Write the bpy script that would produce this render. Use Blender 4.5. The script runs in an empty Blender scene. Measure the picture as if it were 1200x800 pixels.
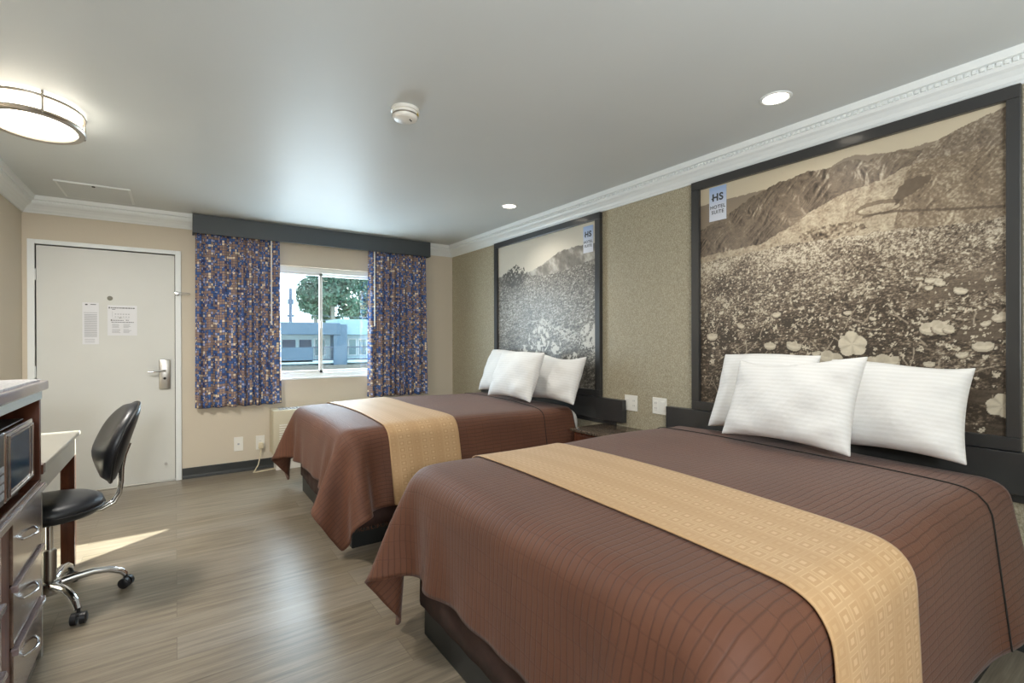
import bpy, bmesh, math, random
import numpy as np
from mathutils import Vector, Matrix

# ------------------------------------------------------------------ camera, world, sun, big lights, exposure
sc = bpy.context.scene
COL = sc.collection
PI = math.pi
R = math.radians
D, W, L, H = 5.37, 2.816, 1.0, 2.415      # back wall y, right wall x, left wall -x, ceiling height
YF = -2.4                                  # wall behind the camera

def srgb(r, g, b):
    f = lambda c: (c/255/12.92) if c/255 <= .04045 else ((c/255+.055)/1.055)**2.4
    return (f(r), f(g), f(b), 1.0)

cam_d = bpy.data.cameras.new('camera')
cam_d.sensor_width = 36.0
cam_d.lens = 570.1/1200*36.0
cam_d.clip_start = .05; cam_d.clip_end = 300
cam = bpy.data.objects.new('camera', cam_d); COL.objects.link(cam)
_y, _p, _r = R(34.65), R(-.117), R(-.147)
_f = Vector((math.sin(_y)*math.cos(_p), math.cos(_y)*math.cos(_p), math.sin(_p)))
_ri = Vector((math.cos(_y), -math.sin(_y), 0)); _u = _ri.cross(_f)
_r2 = _ri*math.cos(_r)+_u*math.sin(_r); _u2 = -_ri*math.sin(_r)+_u*math.cos(_r)
m = Matrix((_r2, _u2, -_f)).transposed().to_4x4(); m.translation = (0, 0, 1.2606)
cam.matrix_world = m
sc.camera = cam

sc.view_settings.view_transform = 'Standard'
sc.view_settings.look = 'None'
sc.view_settings.gamma = 1
sc.view_settings.exposure = 0.10
sc.view_settings.use_curve_mapping = False
try:
    sc.cycles.max_bounces = 10; sc.cycles.diffuse_bounces = 6; sc.cycles.glossy_bounces = 4
    sc.cycles.transparent_max_bounces = 8; sc.cycles.use_denoising = True
    sc.cycles.sample_clamp_indirect = 6
    sc.cycles.caustics_reflective = False; sc.cycles.caustics_refractive = False
except Exception:
    pass

world = bpy.data.worlds.new('sky'); sc.world = world; world.use_nodes = True
wn = world.node_tree; wn.nodes.clear()
wo = wn.nodes.new('ShaderNodeOutputWorld'); wb = wn.nodes.new('ShaderNodeBackground')
wb.inputs[0].default_value = srgb(222, 240, 255); wb.inputs[1].default_value = 3.6
wn.links.new(wb.outputs[0], wo.inputs[0])

sd = bpy.data.lights.new('sun', 'SUN'); sd.energy = 46; sd.angle = R(.5); sd.color = (1, .97, .9)
sun = bpy.data.objects.new('sun', sd); COL.objects.link(sun)
sun.rotation_euler = Vector((-.8*.93, -.6*.93, -.367)).to_track_quat('-Z', 'Y').to_euler()

# daylight entering through the window opening
wd = bpy.data.lights.new('window_daylight', 'AREA'); wd.shape = 'RECTANGLE'; wd.size = .86; wd.size_y = 1.1
wd.energy = 50; wd.color = (.74, .87, 1.0)
wlo = bpy.data.objects.new('window_daylight', wd); COL.objects.link(wlo)
wlo.location = (1.30, 5.56, 1.45); wlo.rotation_euler = Vector((0, -1, -.1)).to_track_quat('-Z', 'Y').to_euler()
# the photographer's flash head, to the left of and behind the camera
fd = bpy.data.lights.new('flash', 'AREA'); fd.shape = 'DISK'; fd.size = .35
fd.energy = 54; fd.color = (.94, .97, 1)
fl = bpy.data.objects.new('flash', fd); COL.objects.link(fl)
fl.location = (-.30, -1.3, 1.66); fl.rotation_euler = Vector((.28, 1, -.02)).to_track_quat('-Z', 'Y').to_euler()

# added unseen fill lamp, turned up to brighten the ceiling behind the camera
bd = bpy.data.lights.new('ceiling_fill', 'AREA'); bd.shape = 'DISK'; bd.size = .6
bd.energy = 70; bd.color = (.90, .96, 1)
bo = bpy.data.objects.new('ceiling_fill', bd); COL.objects.link(bo)
bo.location = (.9, -1.2, 1.1); bo.rotation_euler = (PI, 0, 0)

# ------------------------------------------------------------------ material helpers
class NT:
    def __init__(s, name):
        s.m = bpy.data.materials.new(name); s.m.use_nodes = True
        s.t = s.m.node_tree; s.b = s.t.nodes['Principled BSDF']; s.out = s.t.nodes['Material Output']
    def n(s, kind, **kw):
        nd = s.t.nodes.new(kind)
        for k, v in kw.items():
            if k in nd.inputs.keys(): nd.inputs[k].default_value = v
            else: setattr(nd, k, v)
        return nd
    def l(s, a, b): s.t.links.new(a, b)
    def ramp(s, fac, stops, interp='LINEAR'):
        r = s.n('ShaderNodeValToRGB'); r.color_ramp.interpolation = interp
        e = r.color_ramp.elements
        while len(e) < len(stops): e.new(.5)
        for i, (p, c) in enumerate(stops): e[i].position = p; e[i].color = c
        s.l(fac, r.inputs[0]); return r
    def math(s, op, a, b=None, c=None):
        nd = s.n('ShaderNodeMath', operation=op)
        for i, v in enumerate((a, b, c)):
            if v is None: continue
            if isinstance(v, (int, float)): nd.inputs[i].default_value = v
            else: s.l(v, nd.inputs[i])
        return nd.outputs[0]
    def bump(s, h, strength=.3, dist=.005):
        b = s.n('ShaderNodeBump'); b.inputs['Strength'].default_value = strength
        b.inputs['Distance'].default_value = dist; s.l(h, b.inputs['Height']); s.l(b.outputs[0], s.b.inputs['Normal']); return b
    def coord(s, which='Object'): return s.n('ShaderNodeTexCoord').outputs[which]
    def mapping(s, v, scale=(1, 1, 1), rot=(0, 0, 0), loc=(0, 0, 0)):
        mp = s.n('ShaderNodeMapping'); s.l(v, mp.inputs[0])
        mp.inputs['Scale'].default_value = scale; mp.inputs['Rotation'].default_value = rot; mp.inputs['Location'].default_value = loc
        return mp.outputs[0]
    def noise(s, v, scale, detail=3, rough=.5):
        nd = s.n('ShaderNodeTexNoise'); s.l(v, nd.inputs['Vector'])
        nd.inputs['Scale'].default_value = scale; nd.inputs['Detail'].default_value = detail; nd.inputs['Roughness'].default_value = rough
        return nd.outputs[0]
    def mix(s, fac, a, b):
        nd = s.n('ShaderNodeMix', data_type='RGBA')
        for i, v in ((0, fac), (6, a), (7, b)):
            if isinstance(v, (int, float, tuple)): nd.inputs[i].default_value = v
            else: s.l(v, nd.inputs[i])
        return nd.outputs[2]

def plain(name, col, rough=.5, metal=0, noise=0, nscale=20, spec=.5, coat=0, bump=0, bscale=200):
    t = NT(name); b = t.b
    b.inputs['Base Color'].default_value = col; b.inputs['Roughness'].default_value = rough
    b.inputs['Metallic'].default_value = metal; b.inputs['Specular IOR Level'].default_value = spec
    if coat: b.inputs['Coat Weight'].default_value = coat; b.inputs['Coat Roughness'].default_value = .08
    if noise:
        f = t.noise(t.coord(), nscale, 4)
        lo = tuple(c*(1-noise) for c in col[:3])+(1,); hi = tuple(min(1, c*(1+noise)) for c in col[:3])+(1,)
        t.l(t.ramp(f, [(.3, lo), (.7, hi)]).outputs[0], b.inputs['Base Color'])
    if bump:
        t.bump(t.noise(t.coord(), bscale, 2), bump, .002)
    return t.m

M = {}
M['ceiling'] = plain('ceiling_paint', srgb(206, 211, 211), .50, spec=.28, noise=.02, nscale=1.5, bump=.06, bscale=8)
M['wall_cream'] = plain('cream_wall_paint', srgb(205, 195, 177), .75, bump=.25, bscale=60)
M['white_trim'] = plain('white_trim_paint', srgb(226, 230, 229), .4)
M['door_white'] = plain('door_paint', srgb(208, 209, 204), .45, noise=.02, nscale=3)
M['black_line'] = plain('black_gap', srgb(30, 28, 25), .8)
M['black_base'] = plain('black_rubber', srgb(44, 47, 46), .45)
M['frame_black'] = plain('black_frame_wood', srgb(50, 50, 50), .3, coat=.2)
M['valance'] = plain('slate_valance', srgb(66, 72, 76), .5, noise=.06, nscale=4)
M['chrome'] = plain('chrome', (.75, .75, .76, 1), .12, 1)
M['brushed'] = plain('brushed_nickel', (.50, .48, .44, 1), .32, 1)
M['ring_metal'] = plain('nickel_ring', (.42, .38, .33, 1), .35, 1)
M['plastic_white'] = plain('white_plastic', srgb(232, 230, 222), .35)
M['ac_cream'] = plain('cream_enamel', srgb(196, 188, 164), .45)
M['dull_brass'] = plain('dull_brass', srgb(122, 120, 108), .6, .3)
M['paper'] = plain('paper', srgb(222, 223, 226), .5)
M['ink'] = plain('ink', srgb(60, 62, 66), .7)
M['ink_light'] = plain('pale_ink', srgb(172, 174, 178), .7)
M['vinyl_black'] = plain('black_vinyl', srgb(30, 32, 36), .38, bump=.15, bscale=250)
M['rubber'] = plain('black_rubber_wheel', srgb(22, 22, 24), .45)
M['skirt'] = plain('dark_brown_skirt', srgb(56, 36, 30), .85, noise=.2, nscale=30)
M['bed_base'] = plain('black_bed_base', srgb(28, 31, 31), .4)
M['sheet'] = plain('white_sheet', srgb(236, 233, 226), .85)
M['glass_dark'] = plain('blue_reflection_glass', srgb(40, 84, 120), .05, spec=.8, coat=1)  # blue base colour paints a bluish reflection into the microwave glass
M['gold_thread'] = plain('fringe', srgb(96, 62, 44), .9)
M['yellow'] = plain('yellow_sticker', srgb(214, 186, 30), .5)
M['cord'] = plain('cream_cord', srgb(216, 205, 176), .5)
M['granite'] = None

def wallpaper():
    t = NT('olive_wallpaper'); c = t.coord()
    f = t.noise(t.mapping(c, (1, 1, 1)), 140, 5, .75); g = t.noise(t.mapping(c, (1, 1, .5)), 170, 3, .6)
    h = t.math('ADD', t.math('MULTIPLY', f, .6), t.math('MULTIPLY', g, .4))
    t.l(t.ramp(h, [(.40, srgb(134, 126, 104)), (.5, srgb(161, 152, 129)), (.6, srgb(184, 176, 154))]).outputs[0], t.b.inputs['Base Color'])
    t.b.inputs['Roughness'].default_value = .6; t.bump(h, .5, .003); return t.m
M['wallpaper'] = wallpaper()

def floor_mat():
    t = NT('vinyl_plank_floor'); c = t.coord()
    br = t.n('ShaderNodeTexBrick'); t.l(c, br.inputs['Vector'])
    br.inputs['Scale'].default_value = 1; br.inputs['Brick Width'].default_value = 1.22; br.inputs['Row Height'].default_value = .18
    br.inputs['Mortar Size'].default_value = .0012; br.inputs['Color1'].default_value = (0, 0, 0, 1); br.inputs['Color2'].default_value = (1, 1, 1, 1)
    br.inputs['Mortar'].default_value = (.2, .2, .2, 1); br.offset = .37
    # every plank shifts the grain
    vm = t.n('ShaderNodeVectorMath', operation='MULTIPLY_ADD')
    t.l(br.outputs['Color'], vm.inputs[0]); vm.inputs[1].default_value = (3.7, 2.3, 0); t.l(c, vm.inputs[2])
    g1 = t.noise(t.mapping(vm.outputs[0], (1.2, 16, 1)), 2.2, 8, .62)
    g2 = t.noise(t.mapping(vm.outputs[0], (3, 120, 1)), 1.6, 4, .6)
    g = t.math('ADD', t.math('MULTIPLY', g1, .65), t.math('MULTIPLY', g2, .35))
    r = t.ramp(g, [(.30, srgb(76, 67, 55)), (.45, srgb(114, 103, 87)), (.58, srgb(134, 123, 105)), (.74, srgb(160, 149, 130))])
    pl = t.mix(.05, r.outputs[0], br.outputs['Color'])
    t.l(t.mix(t.math('MULTIPLY', br.outputs['Fac'], .55), pl, srgb(84, 74, 60)), t.b.inputs['Base Color'])
    t.l(t.math('ADD', t.math('MULTIPLY', g2, .2), .24), t.b.inputs['Roughness'])
    t.bump(t.math('SUBTRACT', g, br.outputs['Fac']), .12, .002); return t.m
M['floor'] = floor_mat()

def wood(name, lo, hi, rough=.25, coat=.5, sc_=(1, 1, 12)):
    t = NT(name); c = t.coord()
    g = t.noise(t.mapping(c, sc_), 3, 6, .6)
    t.l(t.ramp(g, [(.3, lo), (.7, hi)]).outputs[0], t.b.inputs['Base Color'])
    t.b.inputs['Roughness'].default_value = rough; t.b.inputs['Coat Weight'].default_value = coat; t.b.inputs['Coat Roughness'].default_value = .15
    return t.m
M['cherry'] = wood('dark_cherry_wood', srgb(62, 34, 24), srgb(94, 54, 38), sc_=(12, 12, 1.2))
M['cherry_matt'] = wood('cherry_wood_side', srgb(78, 40, 24), srgb(112, 60, 38), .45, .1, (12, 12, 1.2))
M['cherry_gloss'] = wood('glossy_cherry_laminate', srgb(92, 72, 62), srgb(124, 102, 90), .22, 1.0, (8, 1, 8))
M['lip'] = plain('glossy_grey_lip', srgb(128, 112, 112), .25, coat=.8, noise=.2, nscale=120)
M['desk_top'] = plain('glare_laminate', srgb(138, 134, 124), .3, coat=.4, noise=.04, nscale=10)  # glare on the brown desk, painted in as a pale base colour
M['reflecting_rail'] = plain('rail_reflection_paint', srgb(208, 218, 214), .35)  # reflection along the rail, painted in as its pale colour

def granite(name, a, b_, c_, rough=.12):
    t = NT(name); c = t.coord(); v = t.n('ShaderNodeTexVoronoi'); t.l(c, v.inputs['Vector']); v.inputs['Scale'].default_value = 130
    n_ = t.noise(c, 160, 4, .7)
    h = t.math('ADD', t.math('MULTIPLY', v.outputs['Distance'], .6), t.math('MULTIPLY', n_, .6))
    t.l(t.ramp(h, [(.32, a), (.5, b_), (.62, c_)]).outputs[0], t.b.inputs['Base Color'])
    t.b.inputs['Roughness'].default_value = rough; return t.m
M['granite'] = granite('black_granite', srgb(16, 14, 13), srgb(34, 30, 27), srgb(104, 90, 76), .18)
M['granite_grey'] = granite('grey_speckled_laminate', srgb(96, 98, 104), srgb(134, 134, 138), srgb(180, 180, 182), .3)

def quilt():
    t = NT('brown_quilted_coverlet'); uv = t.coord('UV')
    sx = t.n('ShaderNodeSeparateXYZ'); t.l(uv, sx.inputs[0])
    wob = t.math('MULTIPLY', t.math('SUBTRACT', t.noise(t.mapping(uv, (1, 1, 1)), 6, 2), .5), .02)
    u = t.math('ADD', sx.outputs[0], wob); v = t.math('ADD', sx.outputs[1], wob)
    def line(x, per, w):
        f = t.math('FRACT', t.math('DIVIDE', x, per)); d = t.math('ABSOLUTE', t.math('SUBTRACT', f, .5))   # .5 at line
        return t.math('SMOOTH_MIN', t.math('MULTIPLY', t.math('SUBTRACT', .5, d), 1/w), 1.0, .3)
    h = t.math('MULTIPLY', t.math('ADD', t.math('MULTIPLY', line(u, .066, .05), .5), .5), line(v, .024, .14))
    weave = t.noise(t.mapping(uv, (1, 1, 1)), 700, 2, .6)
    hh = t.math('ADD', h, t.math('MULTIPLY', weave, .35))
    cv = t.noise(t.mapping(uv, (1, 1, 1)), 3.5, 4)
    base = t.ramp(cv, [(.3, srgb(91, 57, 41)), (.7, srgb(101, 64, 46))]).outputs[0]
    t.l(t.mix(t.math('SUBTRACT', 1.0, h), base, srgb(78, 48, 34)), t.b.inputs['Base Color'])
    t.b.inputs['Roughness'].default_value = .66; t.b.inputs['Specular IOR Level'].default_value = .35
    t.b.inputs['Sheen Weight'].default_value = .12; t.b.inputs['Sheen Roughness'].default_value = .4
    t.bump(hh, .45, .003); return t.m
M['quilt'] = quilt()

def gold():
    t = NT('gold_runner_weave'); uv = t.coord('UV'); sx = t.n('ShaderNodeSeparateXYZ'); t.l(uv, sx.inputs[0])
    def cell(x, per):
        f = t.math('FRACT', t.math('DIVIDE', x, per)); return t.math('ABSOLUTE', t.math('SUBTRACT', f, .5))
    du = cell(sx.outputs[0], .052); dv = cell(sx.outputs[1], .04)
    d = t.math('MAXIMUM', du, dv)
    r = t.ramp(d, [(0, (1, 1, 1, 1)), (.15, (0, 0, 0, 1)), (.34, (.9, .9, .9, 1)), (.40, (.35, .35, .35, 1))], 'CONSTANT')
    band = t.ramp(t.math('FRACT', t.math('DIVIDE', sx.outputs[0], .155)), [(0, (0, 0, 0, 1)), (.33, (1, 1, 1, 1)), (.9, (.3, .3, .3, 1))], 'CONSTANT')
    f = t.math('MULTIPLY', r.outputs[0], t.math('ADD', t.math('MULTIPLY', band.outputs[0], .6), .4))
    t.l(t.mix(f, srgb(182, 147, 106), srgb(200, 168, 129)), t.b.inputs['Base Color'])
    t.b.inputs['Roughness'].default_value = .6; t.b.inputs['Sheen Weight'].default_value = .1; t.b.inputs['Specular IOR Level'].default_value = .3
    t.bump(t.math('ADD', f, t.math('MULTIPLY', t.noise(uv, 500, 2), .3)), .12, .002); return t.m
M['gold'] = gold()

def pillow_mat():
    t = NT('white_striped_cotton'); c = t.coord(); sx = t.n('ShaderNodeSeparateXYZ'); t.l(c, sx.inputs[0])
    w = t.math('SINE', t.math('MULTIPLY', sx.outputs[2], 2*PI/.02))
    big = t.noise(t.mapping(c, (1, 1, 1)), 9, 3, .5)
    t.l(t.mix(t.math('GREATER_THAN', w, .1), srgb(225, 224, 221), srgb(230, 229, 227)), t.b.inputs['Base Color'])
    t.b.inputs['Roughness'].default_value = .7; t.b.inputs['Sheen Weight'].default_value = .1
    t.bump(t.math('ADD', t.math('MULTIPLY', w, .012), t.math('MULTIPLY', big, 1.0)), .5, .02); return t.m
M['pillow'] = pillow_mat()

def curtain_mat():
    t = NT('blue_tan_square_print'); uv = t.coord('UV')
    def layer(size, seed):
        mp = t.mapping(uv, (1/size, 1/size, 1), loc=(seed, seed*.7, 0))
        fl = t.n('ShaderNodeVectorMath', operation='FLOOR'); t.l(mp, fl.inputs[0])
        fr = t.n('ShaderNodeVectorMath', operation='FRACTION'); t.l(mp, fr.inputs[0])
        wn_ = t.n('ShaderNodeTexWhiteNoise', noise_dimensions='2D'); t.l(fl.outputs[0], wn_.inputs['Vector'])
        s = t.n('ShaderNodeSeparateXYZ'); t.l(fr.outputs[0], s.inputs[0])
        a = t.math('ABSOLUTE', t.math('SUBTRACT', s.outputs[0], .5)); b = t.math('ABSOLUTE', t.math('SUBTRACT', s.outputs[1], .5))
        return wn_.outputs['Value'], t.math('MAXIMUM', a, b)
    nv, bl, tn, cr, lv = srgb(58, 64, 104), srgb(62, 98, 156), srgb(154, 130, 114), srgb(232, 216, 186), srgb(170, 178, 212)
    v1, d1 = layer(.024, 3.0); v2, d2 = layer(.012, 3.0)
    c1 = t.ramp(v1, [(0, tn), (.52, bl), (.78, cr), (.88, lv), (.95, nv)], 'CONSTANT').outputs[0]
    c2 = t.ramp(v2, [(0, bl), (.45, lv), (.6, nv), (.7, cr), (.8, tn)], 'CONSTANT').outputs[0]
    pick = t.n('ShaderNodeTexWhiteNoise', noise_dimensions='2D')
    fl = t.n('ShaderNodeVectorMath', operation='FLOOR'); t.l(t.mapping(uv, (1/.024, 1/.024, 1), loc=(3, 2.1, 0)), fl.inputs[0])
    ad = t.n('ShaderNodeVectorMath', operation='ADD'); t.l(fl.outputs[0], ad.inputs[0]); ad.inputs[1].default_value = (17, 5, 0)
    t.l(ad.outputs[0], pick.inputs['Vector'])
    small = t.math('GREATER_THAN', pick.outputs['Value'], .78)
    cc = t.mix(small, c1, c2); dd = t.mix(small, t.math('GREATER_THAN', d1, .43), t.math('GREATER_THAN', d2, .40))
    t.l(t.mix(dd, cc, nv), t.b.inputs['Base Color']); t.b.inputs['Roughness'].default_value = .8
    return t.m
M['curtain'] = curtain_mat()

def glass():
    t = NT('window_glass'); t.t.nodes.remove(t.b)
    tr = t.n('ShaderNodeBsdfTransparent'); tr.inputs[0].default_value = (.93, .97, .97, 1)
    gl = t.n('ShaderNodeBsdfGlossy'); gl.inputs['Roughness'].default_value = .02
    mx = t.n('ShaderNodeMixShader'); mx.inputs[0].default_value = .06
    t.l(tr.outputs[0], mx.inputs[1]); t.l(gl.outputs[0], mx.inputs[2]); t.l(mx.outputs[0], t.out.inputs[0]); return t.m
M['glass'] = glass()

def emit(name, col, s):
    t = NT(name); t.b.inputs['Base Color'].default_value = (.8, .8, .8, 1)
    t.b.inputs['Emission Color'].default_value = col; t.b.inputs['Emission Strength'].default_value = s; return t.m
M['lamp_glow'] = emit('lamp_diffuser', (1, .90, .74, 1), 8.0)
M['spot_glow'] = emit('downlight_glow', (1, .90, .74, 1), 9.0)

def vcol():
    t = NT('printed_photo'); a = t.n('ShaderNodeVertexColor'); a.layer_name = 'print'
    t.l(a.outputs[0], t.b.inputs['Base Color']); t.b.inputs['Roughness'].default_value = .38; t.b.inputs['Specular IOR Level'].default_value = .4; return t.m
M['print'] = vcol()

def gradient_panel():
    t = NT('pale_blue_logo_panel'); s = t.n('ShaderNodeSeparateXYZ'); t.l(t.coord('Generated'), s.inputs[0])
    t.l(t.ramp(s.outputs[2], [(.35, srgb(208, 212, 222)), (1, srgb(150, 176, 216))]).outputs[0], t.b.inputs['Base Color']); return t.m
M['logo'] = gradient_panel()

# ------------------------------------------------------------------ mesh helpers
class G:
    def __init__(s): s.bm = bmesh.new()
    def box(s, x0, x1, y0, y1, z0, z1, bev=0, seg=2, rot=None, piv=None):
        r = bmesh.ops.create_cube(s.bm, size=1)
        mt = Matrix.Translation(((x0+x1)/2, (y0+y1)/2, (z0+z1)/2)) @ Matrix.Diagonal((abs(x1-x0), abs(y1-y0), abs(z1-z0), 1))
        bmesh.ops.transform(s.bm, matrix=mt, verts=r['verts'])
        vs = r['verts']
        if bev:
            es = list({e for v in vs for e in v.link_edges})
            rr = bmesh.ops.bevel(s.bm, geom=es, offset=bev, segments=seg, profile=.5, affect='EDGES', clamp_overlap=True)
            vs = list({v for f in rr['faces'] for v in f.verts} | {v for v in vs if v.is_valid})
        if rot is not None:
            p = Vector(piv if piv else ((x0+x1)/2, (y0+y1)/2, (z0+z1)/2))
            bmesh.ops.transform(s.bm, matrix=Matrix.Translation(p) @ rot.to_4x4() @ Matrix.Translation(-p), verts=vs)
        return s
    def cyl(s, a, b, r1, r2=None, seg=24, caps=True):
        a, b = Vector(a), Vector(b); r2 = r1 if r2 is None else r2
        d = b-a; q = d.to_track_quat('Z', 'Y').to_matrix()
        rings = []
        for c, r in ((a, r1), (b, r2)):
            rings.append([s.bm.verts.new(c+q @ Vector((r*math.cos(2*PI*i/seg), r*math.sin(2*PI*i/seg), 0))) for i in range(seg)])
        for i in range(seg):
            s.bm.faces.new((rings[0][i], rings[0][(i+1) % seg], rings[1][(i+1) % seg], rings[1][i]))
        if caps: s.bm.faces.new(rings[0][::-1]); s.bm.faces.new(rings[1])
        return s
    def tube(s, pts, r, seg=12, scale=None, closed=False, flat=1.0, n0=None):
        pts = [Vector(p) for p in pts]; n = len(pts); rings = []
        up = Vector(n0) if n0 else None
        for i, p in enumerate(pts):
            if closed: t = pts[(i+1) % n]-pts[i-1]
            else: t = pts[min(i+1, n-1)]-pts[max(i-1, 0)]
            t.normalize()
            if up is None: up = Vector((0, 0, 1)) if abs(t.z) < .9 else Vector((1, 0, 0))
            up = (up-t*up.dot(t)).normalized(); sd_ = t.cross(up)
            k = scale[i] if scale else 1
            rings.append([s.bm.verts.new(p+(up*math.cos(2*PI*j/seg)*flat+sd_*math.sin(2*PI*j/seg))*r*k) for j in range(seg)])
        for i in range(n if closed else n-1):
            a, b = rings[i], rings[(i+1) % n]
            for j in range(seg): s.bm.faces.new((a[j], a[(j+1) % seg], b[(j+1) % seg], b[j]))
        if not closed: s.bm.faces.new(rings[0][::-1]); s.bm.faces.new(rings[-1])
        return s
    def lathe(s, prof, c=(0, 0, 0), seg=32, sx=1, sy=1, caps=True):
        rings = [[s.bm.verts.new((c[0]+r*sx*math.cos(2*PI*i/seg), c[1]+r*sy*math.sin(2*PI*i/seg), c[2]+z)) for i in range(seg)] for r, z in prof]
        for a, b in zip(rings, rings[1:]):
            for i in range(seg): s.bm.faces.new((a[i], a[(i+1) % seg], b[(i+1) % seg], b[i]))
        if caps: s.bm.faces.new(rings[0][::-1]); s.bm.faces.new(rings[-1])
        return s
    def sweep(s, prof, a, b, ax):
        # profile: list of (out, z); runs a..b along axis ax; out is measured along `side`
        (p0, side) = ax
        rows = []
        for t in (a, b):
            row = []
            for o, z in prof:
                v = [0, 0, z]; v[p0] = t; v[1-p0] = side[0]+side[1]*o; row.append(s.bm.verts.new(v))
            rows.append(row)
        n = len(prof)
        for i in range(n): s.bm.faces.new((rows[0][i], rows[0][(i+1) % n], rows[1][(i+1) % n], rows[1][i]))
        s.bm.faces.new(rows[0][::-1]); s.bm.faces.new(rows[1]); return s
    def sphere(s, c, r, sx=1, sy=1, sz=1, u=20, v=12):
        rr = bmesh.ops.create_uvsphere(s.bm, u_segments=u, v_segments=v, radius=r)
        bmesh.ops.transform(s.bm, matrix=Matrix.Translation(c) @ Matrix.Diagonal((sx, sy, sz, 1)), verts=rr['verts']); return s

def fuse(name, items, parent, local=False, smooth=False):
    """one mesh from several (geometry, material) pairs"""
    bm = bmesh.new(); me = bpy.data.meshes.new(name)
    for k, (g, mt_) in enumerate(items):
        q = g.bm; bmesh.ops.recalc_face_normals(q, faces=q.faces)
        for f in q.faces: f.material_index = k
        t_ = bpy.data.meshes.new('t'); q.to_mesh(t_); q.free(); bm.from_mesh(t_); bpy.data.meshes.remove(t_)
        me.materials.append(mt_)
    if not local: bmesh.ops.translate(bm, verts=bm.verts, vec=-root_origin(parent))
    bm.to_mesh(me); bm.free()
    o = bpy.data.objects.new(name, me); COL.objects.link(o); o.parent = parent; return o

def root_origin(o):
    p = Vector((0, 0, 0))
    while o is not None: p = p+o.location; o = o.parent
    return p

def build(name, g, mat, parent=None, smooth=False, origin=None, local=False):
    """links the collected geometry as ONE mesh object; coordinates are world ones unless local"""
    bm = g.bm if isinstance(g, G) else g
    bmesh.ops.recalc_face_normals(bm, faces=bm.faces)
    if parent is not None and not local:
        o_ = root_origin(parent); bmesh.ops.translate(bm, verts=bm.verts, vec=-o_)
    elif origin is not None: bmesh.ops.translate(bm, verts=bm.verts, vec=-Vector(origin))
    me = bpy.data.meshes.new(name); bm.to_mesh(me); bm.free()
    me.materials.append(mat)
    if smooth:
        for p in me.polygons: p.use_smooth = True
        if smooth != 'all':
            try: me.set_sharp_from_angle(angle=R(40))
            except Exception: pass
    o = bpy.data.objects.new(name, me); COL.objects.link(o)
    if parent is not None: o.parent = parent
    elif origin is not None: o.location = origin
    return o

def tag(o, label=None, cat=None, group=None, kind=None):
    if label: o['label'] = label
    if cat: o['category'] = cat
    if group: o['group'] = group
    if kind: o['kind'] = kind
    return o

def thing(name, label, cat, loc=(0, 0, 0), rz=0, group=None):
    o = bpy.data.objects.new(name, None); COL.objects.link(o); o.location = loc; o.rotation_euler = (0, 0, rz)
    o.empty_display_size = .1
    return tag(o, label, cat, group)

def struct(name, g, mat, parent=None, smooth=False):
    o = build(name, g, mat, parent, smooth)
    if parent is None: o['kind'] = 'structure'
    return o

def copy_tree(o, parent=None):
    c = o.copy(); COL.objects.link(c); c.parent = parent
    for ch in list(o.children): copy_tree(ch, c)
    return c

def mesh_from_np(name, P, mat, parent=None, origin=(0, 0, 0), uv=None, smooth=True, extra=()):
    """P: (nx, ny, 3) grid"""
    nx, ny = P.shape[:2]
    V = (P.reshape(-1, 3)-np.array(origin))
    idx = np.arange(nx*ny).reshape(nx, ny)
    F = np.stack([idx[:-1, :-1], idx[1:, :-1], idx[1:, 1:], idx[:-1, 1:]], -1).reshape(-1, 4)
    me = bpy.data.meshes.new(name)
    me.vertices.add(len(V)); me.vertices.foreach_set('co', V.astype(np.float32).ravel())
    me.loops.add(F.size); me.loops.foreach_set('vertex_index', F.astype(np.int32).ravel())
    me.polygons.add(len(F)); me.polygons.foreach_set('loop_start', np.arange(0, F.size, 4, dtype=np.int32))
    try: me.polygons.foreach_set('loop_total', np.full(len(F), 4, np.int32))
    except Exception: pass
    me.update(calc_edges=True)
    if uv is not None:
        l = me.uv_layers.new(name='UVMap'); l.data.foreach_set('uv', uv.reshape(-1, 2)[F.ravel()].astype(np.float32).ravel())
    if smooth: me.polygons.foreach_set('use_smooth', np.ones(len(F), bool))
    me.materials.append(mat); me.validate()
    o = bpy.data.objects.new(name, me); COL.objects.link(o)
    o.location = origin
    if parent is not None: o.parent = parent; o.location = Vector(origin)-root_origin(parent)
    return o

# ------------------------------------------------------------------ room shell
T = .15
struct('floor', G().box(-L-T, W+T, YF-T, D+T, -.1, 0), M['floor'])
struct('ceiling', G().box(-L-T, W+T, YF-T, D+T, H, H+.1), M['ceiling'])
struct('wall_left', G().box(-L-T, -L, YF, D, 0, H), M['wall_cream'])
struct('wall_right', G().box(W, W+T, YF, D, 0, H), M['wallpaper'])
struct('wall_front', G().box(-L-T, W+T, YF-T, YF, 0, H), M['wall_cream'])
WX0, WX1, WZ0, WZ1 = .42, 2.12, .87, 2.03        # window opening
DX0, DX1, DZ1 = -.925, -.003, 2.045              # door opening
g = G()
g.box(-L-T, DX0, D, D+T, 0, H); g.box(DX0, DX1, D, D+T, DZ1, H); g.box(DX1, WX0, D, D+T, 0, H)
g.box(WX0, WX1, D, D+T, 0, WZ0); g.box(WX0, WX1, D, D+T, WZ1, H); g.box(WX1, W+T, D, D+T, 0, H)
struct('wall_back', g, M['wall_cream'])

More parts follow.
